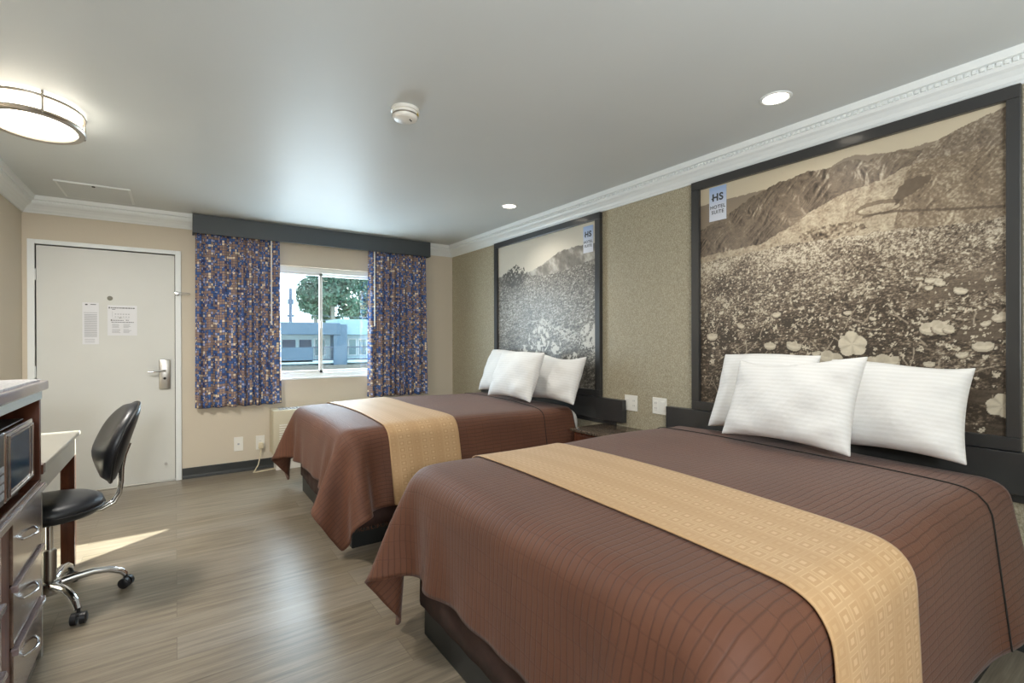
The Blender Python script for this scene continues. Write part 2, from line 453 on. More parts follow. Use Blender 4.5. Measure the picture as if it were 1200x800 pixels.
# crown moulding, one length per wall
CP = [(0, 2.288), (.012, 2.288), (.016, 2.300), (.022, 2.306), (.030, 2.322), (.046, 2.340), (.060, 2.350), (.068, 2.362),
      (.070, 2.380), (.086, 2.384), (.090, 2.398), (.094, 2.415), (0, 2.415)]
def dentils(g, a, b, ax):
    n = int((b-a)/.024)
    for i in range(n):
        t = a+(i+.5)*(b-a)/n
        p0, (w_, s_) = ax
        lo = [0, 0]; hi = [0, 0]
        lo[p0], hi[p0] = t-.007, t+.007
        q = sorted((w_+s_*.066, w_+s_*.077)); lo[1-p0], hi[1-p0] = q
        g.box(lo[0], hi[0], lo[1], hi[1], 2.364, 2.380)
for nm, a, b, ax in (('trim_1', YF, D, (1, (W, -1))), ('trim_2', YF, D, (1, (-L, 1)))):
    g = G().sweep(CP, a, b, ax); dentils(g, a+.1, b-.1, ax); struct(nm, g, M['white_trim'])
for nm, a, b in (('trim_3', -L, .128), ('trim_4', 2.455, W)):
    ax = (0, (D, -1)); g = G().sweep(CP, a, b, ax); dentils(g, a+(.1 if a < 0 else 0), b-(0 if a < 0 else .1), ax)
    struct(nm, g, M['white_trim'])
# baseboards
BP = [(0, 0), (.014, 0), (.012, .02), (.009, .03), (.009, .092), (.004, .098), (0, .098)]
struct('baseboard_back', G().sweep(BP, .045, W, (0, (D, -1))), M['black_base'])
struct('baseboard_right', G().sweep(BP, YF, D, (1, (W, -1))), M['black_base'])
struct('baseboard_left', G().sweep(BP, YF, D, (1, (-L, 1))), M['black_base'])

# door
dr = bpy.data.objects.new('door_1', None); COL.objects.link(dr); dr.location = (-.46, D, 0); dr['kind'] = 'structure'
build('door_slab', G().box(DX0+.006, DX1-.004, D+.004, D+.045, .012, DZ1-.008, .002), M['door_white'], dr)
g = G(); g.box(-.968, DX0, D-.02, D+.05, 0, 2.08, .003); g.box(DX1, .041, D-.02, D+.05, 0, 2.08, .003)
g.box(DX0, DX1, D-.02, D+.05, DZ1, 2.08, .002)
build('door_casing', g, M['white_trim'], dr)
build('door_gap_dark', G().box(DX0, DX1, D+.035, D+.06, 0, DZ1), M['black_line'], dr)  # black sheet added behind the slab for the shade in its gap
build('door_threshold', G().box(DX0, DX1, D-.012, D+.04, 0, .014, .003), M['brushed'], dr)
g = G()
for z in (.25, 1.02, 1.80): g.cyl((DX0-.001, D-.006, z-.045), (DX0-.001, D-.006, z+.045), .007, seg=10)
build('door_hinge', g, M['white_trim'], dr, True)
build('lock_plate', G().box(-.124, -.040, D-.022, D+.004, .835, 1.098, .008), M['brushed'], dr, True)
g = G().cyl((-.082, D-.02, 1.0), (-.082, D-.06, 1.0), .012); g.tube([(-.082, D-.055, 1.0), (-.10, D-.06, 1.0), (-.20, D-.06, .992)], .010, scale=[1, 1, .8])
build('door_lever', g, M['chrome'], dr, True)
g = G().cyl((-.082, D-.022, .93), (-.082, D-.030, .93), .011, seg=16); build('keyhole', g, M['black_line'], dr, True)
build('peephole', G().lathe([(.019, 0), (.019, .006), (.012, .008)], seg=20), M['dull_brass'], dr, True, local=True)
ph = dr.children[-1]; ph.rotation_euler = (PI/2, 0, 0); ph.location = (-.461+.46, .002, 1.63)
g = G().box(-.010, .026, D-.034, D-.016, 1.675, 1.71, .004); g.cyl((.014, D-.034, 1.692), (.014, D-.05, 1.692), .008, seg=12)
g.tube([(.014, D-.045, 1.700), (.06, D-.047, 1.700), (.105, D-.047, 1.698), (.110, D-.047, 1.692), (.105, D-.047, 1.686), (.06, D-.047, 1.684), (.014, D-.045, 1.684)], .003, seg=8)
build('swing_bar_guard', g, M['chrome'], dr, True)
g = G().cyl((-.076, D-.0, .16), (-.076, D-.012, .16), .012, seg=12); build('kick_stop', g, M['brushed'], dr, True)

# notices on the door
nt = thing('notice_sheet', 'narrow pale printed rate sheet taped to the white door, left of the peephole', 'notice', (-.585, D+.003, 1.41))
pp = [(G().box(-.640, -.534, D+.0006, D+.0028, 1.238, 1.588), M['paper'])]
g = G()
for i in range(17): g.box(-.628, -.546, D-.0002, D+.0007, 1.30+i*.0115, 1.306+i*.0115)
for i in range(3): g.box(-.625, -.56, D-.0002, D+.0007, 1.253+i*.013, 1.257+i*.013)
pp.append((g, M['ink_light']))
g = G().box(-.622, -.606, D-.0002, D+.0007, 1.566, 1.576); g.box(-.588, -.552, D-.0002, D+.0007, 1.570, 1.575); g.box(-.63, -.545, D-.0002, D+.0007, 1.502, 1.504)
pp.append((g, M['ink'])); fuse('paper', pp, nt)
nt = thing('notice_sheet', 'wide printed floor-plan notice taped to the white door below the peephole', 'notice', (-.38, D+.003, 1.44))
pp = [(G().box(-.478, -.278, D+.0006, D+.0028, 1.312, 1.572), M['paper'])]
g = G(); rnd = random.Random(4)
x = -.456
while x < -.30:
    w_ = rnd.uniform(.006, .018); g.box(x, x+w_, D-.0002, D+.0007, 1.545, 1.553); x += w_+.004
for (x0, x1, z) in ((-.447, -.425, 1.533), (-.452, -.37, 1.440), (-.40, -.385, 1.462), (-.355, -.335, 1.442), (-.452, -.300, 1.424)):
    x = x0
    while x < x1:
        w_ = min(rnd.uniform(.006, .014), x1-x); g.box(x, x+w_, D-.0002, D+.0007, z, z+.005); x += w_+.003
g.box(-.470, -.462, D-.0002, D+.0007, 1.543, 1.556); g.box(-.456, -.449, D-.0002, D+.0007, 1.438, 1.450)
pp.append((g, M['ink']))
g = G()
for c_ in (-.448, -.372):
    for i in range(9):
        if i in (4,): continue
        g.box(c_, c_+rnd.uniform(.035, .058), D-.0002, D+.0007, 1.335+i*.009, 1.339+i*.009)
g.box(-.446, -.444, D-.0002, D+.0007, 1.47, 1.52); g.box(-.446, -.33, D-.0002, D+.0007, 1.458, 1.460)
for i in range(6): g.box(-.43+i*.018, -.42+i*.018, D-.0002, D+.0007, 1.492, 1.500); g.box(-.43+i*.018, -.42+i*.018, D-.0002, D+.0007, 1.470, 1.476)
pp.append((g, M['ink_light'])); fuse('paper', pp, nt)

# window: frame, two sashes, glass
wi = bpy.data.objects.new('window_1', None); COL.objects.link(wi); wi.location = (1.27, D, WZ0); wi['kind'] = 'structure'
g = G(); fy0, fy1 = D+.045, D+.115
g.box(WX0, WX1, fy0, fy1, WZ0, WZ0+.055, .004); g.box(WX0, WX1, fy0, fy1, WZ1-.05, WZ1, .004)
g.box(WX0, WX0+.05, fy0, fy1, WZ0, WZ1, .004); g.box(WX1-.05, WX1, fy0, fy1, WZ0, WZ1, .004)
build('window_frame', g, M['white_trim'], wi)
for k, (a, b, yy) in enumerate(((WX0+.05, 1.290, fy0+.008), (1.262, WX1-.05, fy0+.032))):
    s_ = .032; g = G(); z0, z1 = WZ0+.05, WZ1-.045
    g.box(a, b, yy, yy+.022, z0, z0+s_, .002); g.box(a, b, yy, yy+.022, z1-s_, z1, .002)
    g.box(a, a+s_, yy, yy+.022, z0, z1, .002); g.box(b-s_, b, yy, yy+.022, z0, z1, .002)
    sh = build('sash', g, M['white_trim'], wi)
    build('window_glass', G().box(a+s_, b-s_, yy+.009, yy+.013, z0+s_, z1-s_), M['glass'], sh)
build('window_latch', G().box(1.262, 1.282, fy0-.01, fy0+.01, 1.40, 1.47, .003), M['white_trim'], wi)
build('window_sill', G().box(WX0, WX1, D-.004, D+.05, WZ0-.006, WZ0+.012, .003), M['white_trim'], wi)

# ceiling access hatch
ha = bpy.data.objects.new('trim_5', None); COL.objects.link(ha); ha.location = (-.49, 4.95, H); ha['kind'] = 'structure'
hx0, hx1, hy0, hy1 = -.70, -.295, 4.70, 5.17
build('hatch_panel', G().box(hx0, hx1, hy0, hy1, H-.006, H+.002, .001), M['ceiling'], ha)
g = G(); e = .014
g.box(hx0-e, hx1+e, hy0-e, hy0, H-.012, H, .002); g.box(hx0-e, hx1+e, hy1, hy1+e, H-.005, H, .001)
g.box(hx0-e, hx0-.002, hy0, hy1, H-.003, H); g.box(hx1+.002, hx1+e, hy0, hy1, H-.003, H)
build('hatch_edging', g, M['white_trim'], ha)
g = G(); g.cyl((-.498, 4.73, H-.004), (-.498, 4.73, H-.012), .010, seg=12); build('hatch_latch', g, M['black_line'], ha)

# ------------------------------------------------------------------ beds
def drape(seed, of=.335, osd=.42, xe=1.83, half=.765, sp=.036, steps=240, flare_f=.3, flare_s=.9):
    """position-based cloth: a sheet laid over the mattress; returns grid (bed coordinates), u, v"""
    x = np.arange(-of, xe+1e-6, sp); y = np.linspace(-(half+osd), half+osd, int(round(2*(half+osd)/sp))+1)
    dx = x[1]-x[0]; dy = y[1]-y[0]
    X, Y = np.meshgrid(x, y, indexing='ij'); P = np.stack([X, Y, np.full_like(X, .748)], -1)
    rng = np.random.RandomState(seed)
    # start already bent downwards past the edge so that it settles quickly
    ex = np.maximum(0, -X); ey = np.maximum(0, np.abs(Y)-half)
    P[..., 0] = np.maximum(X, 0)-ex*.55; P[..., 1] = np.clip(Y, -half, half)+np.sign(Y)*ey*.55
    P[..., 2] -= np.sqrt(ex**2+ey**2)*.8
    P += rng.randn(*P.shape)*.002
    V = np.zeros_like(P)
    boxes = [((0, 0-half, .30), (2.4, half, .722), .075), ((.045, -half+.04, 0), (1.95, half-.04, .45), .03), ]
    def con(A, B, rest, k=1.0):
        d = B-A; l = np.sqrt((d*d).sum(-1, keepdims=True))+1e-9; c = d*((l-rest)/l*.5*k); A += c; B -= c
    dd = math.hypot(dx, dy); dt = 1/70.
    def solve():
        for o in (0, 1):
            n = (P.shape[0]-o)//2; con(P[o:o+2*n:2], P[o+1:o+2*n:2], dx)
            n = (P.shape[1]-o)//2; con(P[:, o:o+2*n:2], P[:, o+1:o+2*n:2], dy)
        for o in (0, 1):
            n = (P.shape[0]-o)//2; A = P[o:o+2*n:2]; B = P[o+1:o+2*n:2]
            con(A[:, :-1], B[:, 1:], dd, .5); con(A[:, 1:], B[:, :-1], dd, .5)
        for ax_, d_ in ((0, dx), (1, dy)):
            for o in range(4):
                if o >= 2: pass
                Q = P if ax_ == 0 else P.transpose(1, 0, 2)
                A = Q[o::4]; B = Q[o+2::4]; n = min(len(A), len(B))
                con(A[:n], B[:n], 2*d_, .32)
    ok = np.zeros(P.shape[:2], bool)
    for it in range(steps):
        V[..., 2] -= 4.5*dt; V[..., 0] -= (X < -.02)*flare_f*dt; V[..., 1] += np.sign(Y)*(np.abs(Y) > half+.02)*(flare_s+(X > 1.5)*.6)*dt
        V *= .985 if it < steps*.6 else .96
        P0 = P.copy(); P += V*dt
        for _ in range(11): solve()
        ok[:] = False
        for lo, hi, r in boxes:
            lo = np.array(lo); hi = np.array(hi); c = (lo+hi)/2; hf = (hi-lo)/2-r
            q = P-c; s_ = np.sign(q); q = np.abs(q)-hf; m_ = np.maximum(q, 0); ln = np.sqrt((m_**2).sum(-1))
            inside = ln < r
            N = m_/np.maximum(ln, 1e-9)[..., None]
            deep = ln < 1e-6
            if deep.any():
                am = np.argmax(q, -1); E_ = np.eye(3)[am]; N = np.where(deep[..., None], E_, N)
            depth = np.where(deep, r-q.max(-1), r-ln)
            P += np.where(inside[..., None], N*s_*depth[..., None], 0); ok |= inside
        low = P[..., 2] < .02; P[..., 2] = np.maximum(P[..., 2], .02); ok |= low
        V = (P-P0)/dt
        V[ok] *= .25
        # the head end stays put
        P[-3:, :, 0] = np.where(np.abs(Y[-3:]) < half+.3, X[-3:], P[-3:, :, 0])
    # gentle smoothing
    for _ in range(2):
        Q = P.copy(); Q[1:-1, 1:-1] = P[1:-1, 1:-1]*.5+(P[:-2, 1:-1]+P[2:, 1:-1]+P[1:-1, :-2]+P[1:-1, 2:])*.125; P = Q
    # softly padded top with slow undulation
    top = (P[..., 2] > .70)
    w_ = .006*np.cos(X*5.1+seed)*np.cos(Y*4.3+seed*2)+.020*np.clip(1-(Y/half)**4, 0, 1)*np.clip(1-((X-.95)/.95)**4, 0, 1)
    P[..., 2] += np.where(top, w_, 0)
    return P, X, Y

def grid_normals(P):
    a = np.gradient(P, axis=0); b = np.gradient(P, axis=1); n = np.cross(a, b); return n/np.linalg.norm(n, axis=-1, keepdims=True)

def sample(P, X, Y, xs, ys):
    x0, dx = X[0, 0], X[1, 0]-X[0, 0]; y0, dy = Y[0, 0], Y[0, 1]-Y[0, 0]
    fx = np.clip((xs-x0)/dx, 0, P.shape[0]-1.001); fy = np.clip((ys-y0)/dy, 0, P.shape[1]-1.001)
    i = fx.astype(int); j = fy.astype(int); a = (fx-i)[..., None]; b = (fy-j)[..., None]
    return P[i, j]*(1-a)*(1-b)+P[i+1, j]*a*(1-b)+P[i, j+1]*(1-a)*b+P[i+1, j+1]*a*b

def make_bed(cy, X0, seed, which, fringe_near, hw=.765):
    near, far = cy-hw, cy+hw
    bed = thing('bed', f'queen bed {which}', 'bed', (X0, cy, 0), group='two queen beds')
    g = G().box(X0+.08, X0+1.93, near+.055, far-.075, 0, .24, .004); build('bed_base', g, M['bed_base'], bed)
    # skirt round the box spring: a wavy sleeve with a slightly uneven hem
    pts = []
    x0, x1, y0, y1 = X0+.070, X0+1.93, near+.045, far-.062
    def seg(ax, ay, bx, by, n):
        for i in range(n): pts.append((ax+(bx-ax)*i/n, ay+(by-ay)*i/n))
    seg(x1, y0, x0, y0, 90); seg(x0, y0, x0, y1, 72); seg(x0, y1, x1, y1, 91)
    n = len(pts); P = np.zeros((n, 8, 3)); rg = np.random.RandomState(seed)
    for i, (px, py) in enumerate(pts):
        nx_, ny_ = (0, -1) if i < 90 else ((-1, 0) if i < 162 else (0, 1))
        for j in range(8):
            k = j/7.; w = .002*math.sin(i*.9)*(k)+.006*math.sin(i*.11+seed)*k
            P[i, j] = (px+nx_*(w+.004*k), py+ny_*(w+.004*k), .50-(.50-.128-.008*math.sin(i*.13))*k)
    sk = mesh_from_np('bed_skirt', P, M['skirt'], bed, uv=None); sk['label'] = 'dark brown skirt'
    md = sk.modifiers.new('thick', 'SOLIDIFY'); md.thickness = .004
    # fringe along the skirt's hem
    g = G(); rr = random.Random(seed)
    lst = range(0, 90) if fringe_near else range(40, 90)
    for i in lst:
        px, py, pz = P[i, 7]
        for k in range(2):
            q = Vector((px+rr.uniform(-.008, .008), py-.003, pz+.004))
            g.tube([q, q+Vector((rr.uniform(-.01, .01), -.006, -.010)), q+Vector((rr.uniform(-.012, .012), -.004, -.022))], .0016, seg=4)
    build('skirt_fringe', g, M['gold_thread'], bed)['kind'] = 'stuff'
    g = G().box(X0+.075, X0+1.93, near+.05, far-.068, .24, .48, .03, 3); build('box_spring', g, M['skirt'], bed, True)
    g = G().box(X0+.022, X0+1.94, near+.022, far-.022, .46, .704, .10, 6); mt_ = build('mattress', g, M['sheet'], bed, True); mt_['label'] = 'mattress in a white sheet'
    return bed

def make_cover(cy, X0, seed, label_c, label_r, rx0, rx1, skew, **kw):
    P, X, Y = drape(seed, **kw)
    Pw = P+np.array([X0, cy, 0.])
    N = grid_normals(P)
    c = mesh_from_np('bedspread', Pw, M['quilt'], origin=(X0+.9, cy, .73), uv=np.stack([X, Y], -1))
    tag(c, label_c, 'bedspread', 'brown quilted bedspreads')
    sb = c.modifiers.new('sub', 'SUBSURF'); sb.levels = 1; sb.render_levels = 1
    sm = c.modifiers.new('thick', 'SOLIDIFY'); sm.thickness = .007; sm.offset = -1 if N[20, 30, 2] > 0 else 1
    sgn = 1 if N[20, 30, 2] > 0 else -1
    # dark tube added along the spread's folded edge near the head end
    hf_ = kw.get('half', .765)+kw.get('osd', .42)-.002; ys = np.linspace(-hf_, hf_, 150); xs = 1.60+.09*(ys/1.1)
    S = sample(P, X, Y, xs, ys)+sample(N*sgn, X, Y, xs, ys)*.0035+np.array([X0, cy, 0.])
    g = G().tube([tuple(p) for p in S], .0026, seg=6); sob = build('bedspread_fold_line', g, M['black_line'], c, True); sob['label'] = 'dark line along the folded edge'
    g = G()
    # runner follows the bedspread, 6 mm above it
    us = np.linspace(0, 1, 22); hf_ = kw.get('half', .765)+kw.get('osd', .42)-.002; vs = np.linspace(-hf_, hf_, 110)
    U, VV = np.meshgrid(us, vs, indexing='ij'); XS = rx0+(rx1-rx0)*U+skew*VV
    Rn = sample(P, X, Y, XS, VV)+sample(N*sgn, X, Y, XS, VV)*.0055+np.array([X0, cy, 0.])
    r = mesh_from_np('bed_runner', Rn, M['gold'], origin=(X0+rx0+.2, cy, .74), uv=np.stack([U*(rx1-rx0), VV], -1))
    tag(r, label_r, 'bed runner', 'gold bed runners')
    sb = r.modifiers.new('sub', 'SUBSURF'); sb.levels = 1; sb.render_levels = 1
    sm = r.modifiers.new('thick', 'SOLIDIFY'); sm.thickness = .004; sm.offset = 1 if sgn > 0 else -1
    return c, r

B1, B2, BX = 1.225, 3.69, .795
make_bed(B1, BX, 3, 'nearest the camera, below the large mural', True, .785)
make_bed(B2, BX, 5, 'nearer the window, beyond the nightstand', False)
make_cover(B1, BX, 3, 'brown quilted bedspread hanging over the foot of the nearest bed', 'gold runner with woven squares across the nearest bed', .335, .805, .04, half=.785, osd=.45, flare_s=.2, flare_f=.15)
make_cover(B2, BX, 8, 'brown quilted bedspread on the bed nearer the window', 'gold runner across the bed nearer the window', .31, .795, .0)

def pillow(w, h, t, seed, floppy=0):
    """pillow standing on its long edge: width along y, height along z, thickness along x (origin at bottom centre)"""
    rg = random.Random(seed); n = 26; m_ = 20; g = G(); bm = g.bm
    ph = [rg.uniform(0, 6) for _ in range(6)]
    for side in (1, -1):
        vs = {}
        for i in range(n+1):
            for j in range(m_+1):
                u = -1+2*i/n; v = -1+2*j/m_
                uu = math.copysign(abs(u)**.85, u); vv = math.copysign(abs(v)**.85, v)
                ed = (1-abs(uu)**2.4)*(1-abs(vv)**2.4)
                th = t/2*max(0, ed)**.52
                # edges pull in between the pointed corners
                yw = w/2*uu*(1-.075*(1-vv*vv)); zh = h/2*vv*(1-.12*(1-uu*uu))
                wr = .006*math.sin(7*uu+ph[0])*math.sin(5*vv+ph[1])+.004*math.sin(13*uu*vv+ph[2])
                x = side*(th+(wr if 0 < i < n and 0 < j < m_ else 0)*min(1, ed*3))
                x += floppy*(1 if v > 0 else 0)*v*v*u*.02
                zz = zh+h/2+.02*math.sin(2.2*uu+ph[3])*(v > 0)*v
                if v < -.2: x *= 1+.18*(-v-.2)
                vs[i, j] = bm.verts.new((x, yw, zz))
        for i in range(n):
            for j in range(m_):
                f = [vs[i, j], vs[i+1, j], vs[i+1, j+1], vs[i, j+1]]
                bm.faces.new(f if side > 0 else f[::-1])
    bmesh.ops.remove_doubles(bm, verts=bm.verts, dist=.0005)
    return g

def place_pillow(seed, x, y, z, lean, rz, roll, label, group, w=.62, h=.45, t=.17):
    o = build('pillow', pillow(w, h, t, seed, .5), M['pillow'], None, 'all')
    o.rotation_euler = (roll, lean, rz); o.location = (x, y, z)
    sb = o.modifiers.new('sub', 'SUBSURF'); sb.levels = 1; sb.render_levels = 1
    return tag(o, label, 'pillow', group)
g1, g2 = 'white pillows on the nearest bed', 'white pillows on the bed nearer the window'
place_pillow(1, 2.53, 1.405, .755, R(22), R(0), R(0), 'white pillow leaning behind the front pillow, at the nightstand side of the nearest bed', g1, w=.55, h=.475)
place_pillow(2, 2.53, .820, .760, R(23), R(2), R(0), 'rearmost white pillow at the right edge of the nearest bed, against the mural', g1, w=.55, h=.44)
place_pillow(3, 2.32, 1.165, .765, R(22), R(-3), R(0), 'white pillow leaning in front of the other two on the nearest bed', g1, w=.62, h=.44)
place_pillow(4, 2.53, 3.955, .752, R(22), R(0), R(0), 'white pillow furthest left on the bed nearer the window', g2, w=.64, h=.46)
place_pillow(5, 2.53, 3.15, .752, R(22), R(0), R(0), 'white pillow nearest the nightstand on the bed nearer the window', g2, w=.66, h=.42)
place_pillow(6, 2.32, 3.43, .757, R(22), R(0), R(0), 'white pillow in front on the bed nearer the window', g2, w=.66, h=.45)

# headboards
for y0, y1, lab in ((.25, 2.149, 'low black headboard panel behind the nearest bed, under the large mural'), (2.545, 4.61, 'low black headboard panel behind the bed nearer the window')):
    t_ = thing('headboard', lab, 'headboard', (W-.03, (y0+y1)/2, .63), group='black headboard panels')
    build('panel', G().box(W-.048, W-.0005, y0, y1, .634, .806, .003), M['frame_black'], t_)
    build('cleat', G().box(W-.02, W-.0005, y0+.1, y1-.1, .60, .634, .002), M['frame_black'], t_)

# nightstand
ns = thing('nightstand', 'dark nightstand with a speckled granite top between the two beds', 'nightstand', (2.61, 2.46, 0))
build('top', G().box(2.42, W-.012, 2.19, 2.745, .585, .607, .005), M['granite'], ns, True)
build('body', G().box(2.445, W-.015, 2.215, 2.72, .10, .585, .003), M['cherry'], ns)
for z0, z1 in ((.43, .568), (.275, .42), (.12, .265)):
    dd_ = build('drawer', G().box(2.43, 2.446, 2.225, 2.71, z0, z1, .004), M['cherry'], ns)
    build('drawer_knob', G().sphere((2.418, 2.467, (z0+z1)/2), .013), M['chrome'], dd_, True)
for a, b in ((2.46, 2.235), (2.46, 2.70), (2.77, 2.235), (2.77, 2.70)): build('foot', G().box(a-.02, a+.02, b-.02, b+.02, 0, .10, .003), M['cherry'], ns)

# ------------------------------------------------------------------ murals
def h2(ix, iy, seed):
    n = (ix.astype(np.int64)*374761393+iy.astype(np.int64)*668265263+seed*1442695041) & 0xffffffff
    n = ((n ^ (n >> 13))*1274126177) & 0xffffffff; n = n ^ (n >> 16); return (n & 0xffff)/65535.
def vn(x, y, seed=0):
    ix = np.floor(x); iy = np.floor(y); fx = x-ix; fy = y-iy; fx = fx*fx*(3-2*fx); fy = fy*fy*(3-2*fy)
    return (h2(ix, iy, seed)*(1-fx)+h2(ix+1, iy, seed)*fx)*(1-fy)+(h2(ix, iy+1, seed)*(1-fx)+h2(ix+1, iy+1, seed)*fx)*fy
def fbm(x, y, o=4, seed=0, g_=.55):
    s_ = 0; a = 1; t_ = 0
    for k in range(o): s_ = s_+a*vn(x*2**k, y*2**k, seed+k*17); t_ += a; a *= g_
    return s_/t_
def sstep(a, b, x): t_ = np.clip((x-a)/(b-a), 0, 1); return t_*t_*(3-2*t_)
def poly_in(x, y, pts):
    r_ = np.zeros(x.shape, bool); n = len(pts)
    for i in range(n):
        (x0, y0), (x1, y1) = pts[i], pts[(i+1) % n]
        c = ((y0 > y) != (y1 > y)) & (x < (x1-x0)*(y-y0)/((y1-y0)+1e-12)+x0); r_ ^= c
    return r_
def tone(t_, dark, mid, lite):
    t_ = np.clip(t_, 0, 1)[..., None]; d, m_, l_ = (np.array(srgb(*c)[:3]) for c in (dark, mid, lite))
    return np.where(t_ < .5, d+(m_-d)*t_*2, m_+(l_-m_)*(t_-.5)*2)
def flower(T_, Y, Z, cy, cz, r, seed, lite=.97):
    rg = random.Random(seed); ang = np.arctan2(Z-cz, Y-cy); ds = np.hypot(Y-cy, (Z-cz)*1.05)
    k = rg.choice((5, 6, 7)); a0 = rg.uniform(0, 6)
    rad = r*(.80+.16*np.abs(np.cos(k/2*(ang+a0)))+.06*np.sin(ang*3+a0))
    m_ = ds < rad
    sh = lite-.16*np.abs(np.sin(k/2*(ang+a0)))**6-.18*(ds/r < .3)*(rg.random() > .3)-.10*fbm(Y*120, Z*120, 2, seed)
    # darker rim shadow below
    m2 = (np.hypot(Y-cy+r*.15, Z-cz+r*.35) < rad*1.05) & ~m_
    T_[m2] = T_[m2]*.55
    T_[m_] = sh[m_]
    return T_

def cup(T_, Y, Z, cy, cz, r, seed):
    """flower seen from the side: a scalloped bowl of petals"""
    y = (Y-cy)/r; z = (Z-cz)/r; rg = random.Random(seed); tl = rg.uniform(-.4, .4); y, z = y*math.cos(tl)-z*math.sin(tl), y*math.sin(tl)+z*math.cos(tl)
    top = .42+.16*np.abs(np.sin(y*3.6+seed))-.25*y*y; bot = -.72*np.sqrt(np.clip(1-y*y, 0, 1))
    m_ = (np.abs(y) < 1) & (z < top) & (z > bot)
    m2 = (np.abs(y) < 1.1) & (z < top-.25) & (z > bot-.3) & ~m_; T_[m2] = T_[m2]*.5
    sh = .95-.13*np.abs(np.sin(y*3.6+seed))**.5*(z > 0)-.16*(z < bot+.3)-.08*fbm(Y*150, Z*60, 2, seed); T_[m_] = sh[m_]
    return T_

def mural(y0, y1, z0, z1, sp, painter, name, label, frame, logo, group):
    oy0, oy1, oz0, oz1 = frame
    t_ = thing('framed_mural', label, 'framed picture', (W, (oy0+oy1)/2, oz0), group=group)
    ny = int((y1-y0)/sp); nz = int((z1-z0)/sp)
    Y, Z = np.meshgrid(np.linspace(y1, y0, ny), np.linspace(z0, z1, nz), indexing='ij')
    C = painter(Y, Z)
    P = np.stack([np.full_like(Y, W-.010), Y, Z], -1)
    o = mesh_from_np('photo_print', P, M['print'], t_, smooth=False); o['label'] = 'sepia landscape print'
    at = o.data.color_attributes.new('print', 'FLOAT_COLOR', 'POINT')
    rgba = np.concatenate([C, np.ones(C.shape[:2]+(1,))], -1).reshape(-1, 4).astype(np.float32)
    at.data.foreach_set('color', rgba.ravel())
    build('backing_board', G().box(W-.008, W-.0005, oy0+.01, oy1-.01, oz0+.01, oz1-.01), M['frame_black'], t_)
    g = G(); e0 = W-.034
    g.box(e0, W-.0006, oy0, oy1, oz0, z0, .003); g.box(e0, W-.0006, oy0, oy1, z1, oz1, .003)
    g.box(e0, W-.0006, oy0, y0, z0, z1, .003); g.box(e0, W-.0006, y1, oy1, z0, z1, .003)
    build('frame', g, M['frame_black'], t_)
    ly0, ly1, lz0, lz1 = logo
    lp = build('logo_panel', G().box(W-.0125, W-.0103, ly0, ly1, lz0, lz1), M['logo'], t_); lp['label'] = 'pale blue panel lettered HS HOTEL SUITE'
    cy = (ly0+ly1)/2; h_ = lz1-lz0
    for txt, zc, sz in (('HS', lz1-.32*h_, .23*h_), ('HOTEL', lz1-.60*h_, .115*h_), ('SUITE', lz1-.75*h_, .115*h_)):
        cu = bpy.data.curves.new('lettering', 'FONT'); cu.body = txt; cu.size = sz*1.25; cu.align_x = 'CENTER'; cu.align_y = 'CENTER'
        cu.extrude = .0004; cu.offset = .0022 if txt == 'HS' else .0004; cu.space_character = 1.12
        cu.materials.append(M['ink']); tmp = bpy.data.objects.new('tmp', cu); COL.objects.link(tmp)
        me_ = bpy.data.meshes.new_from_object(tmp); bpy.data.objects.remove(tmp); me_.name = 'lettering'
        to = bpy.data.objects.new('lettering', me_); COL.objects.link(to)
        to.parent = lp; to.matrix_local = Matrix.Translation(Vector((W-.0131, cy, zc))-root_origin(lp)) @ Matrix(((0, 0, -1), (-1, 0, 0), (0, 1, 0))).to_4x4()
    # short arm of the emblem on the left of the H
    build('emblem_bar', G().box(W-.0136, W-.0124, cy+.26*(ly1-ly0), cy+.36*(ly1-ly0), lz1-.36*h_, lz1-.32*h_), M['ink'], lp)
    return t_

def interp(y, pts):
    pts = sorted(pts); return np.interp(y, [p[0] for p in pts], [p[1] for p in pts])

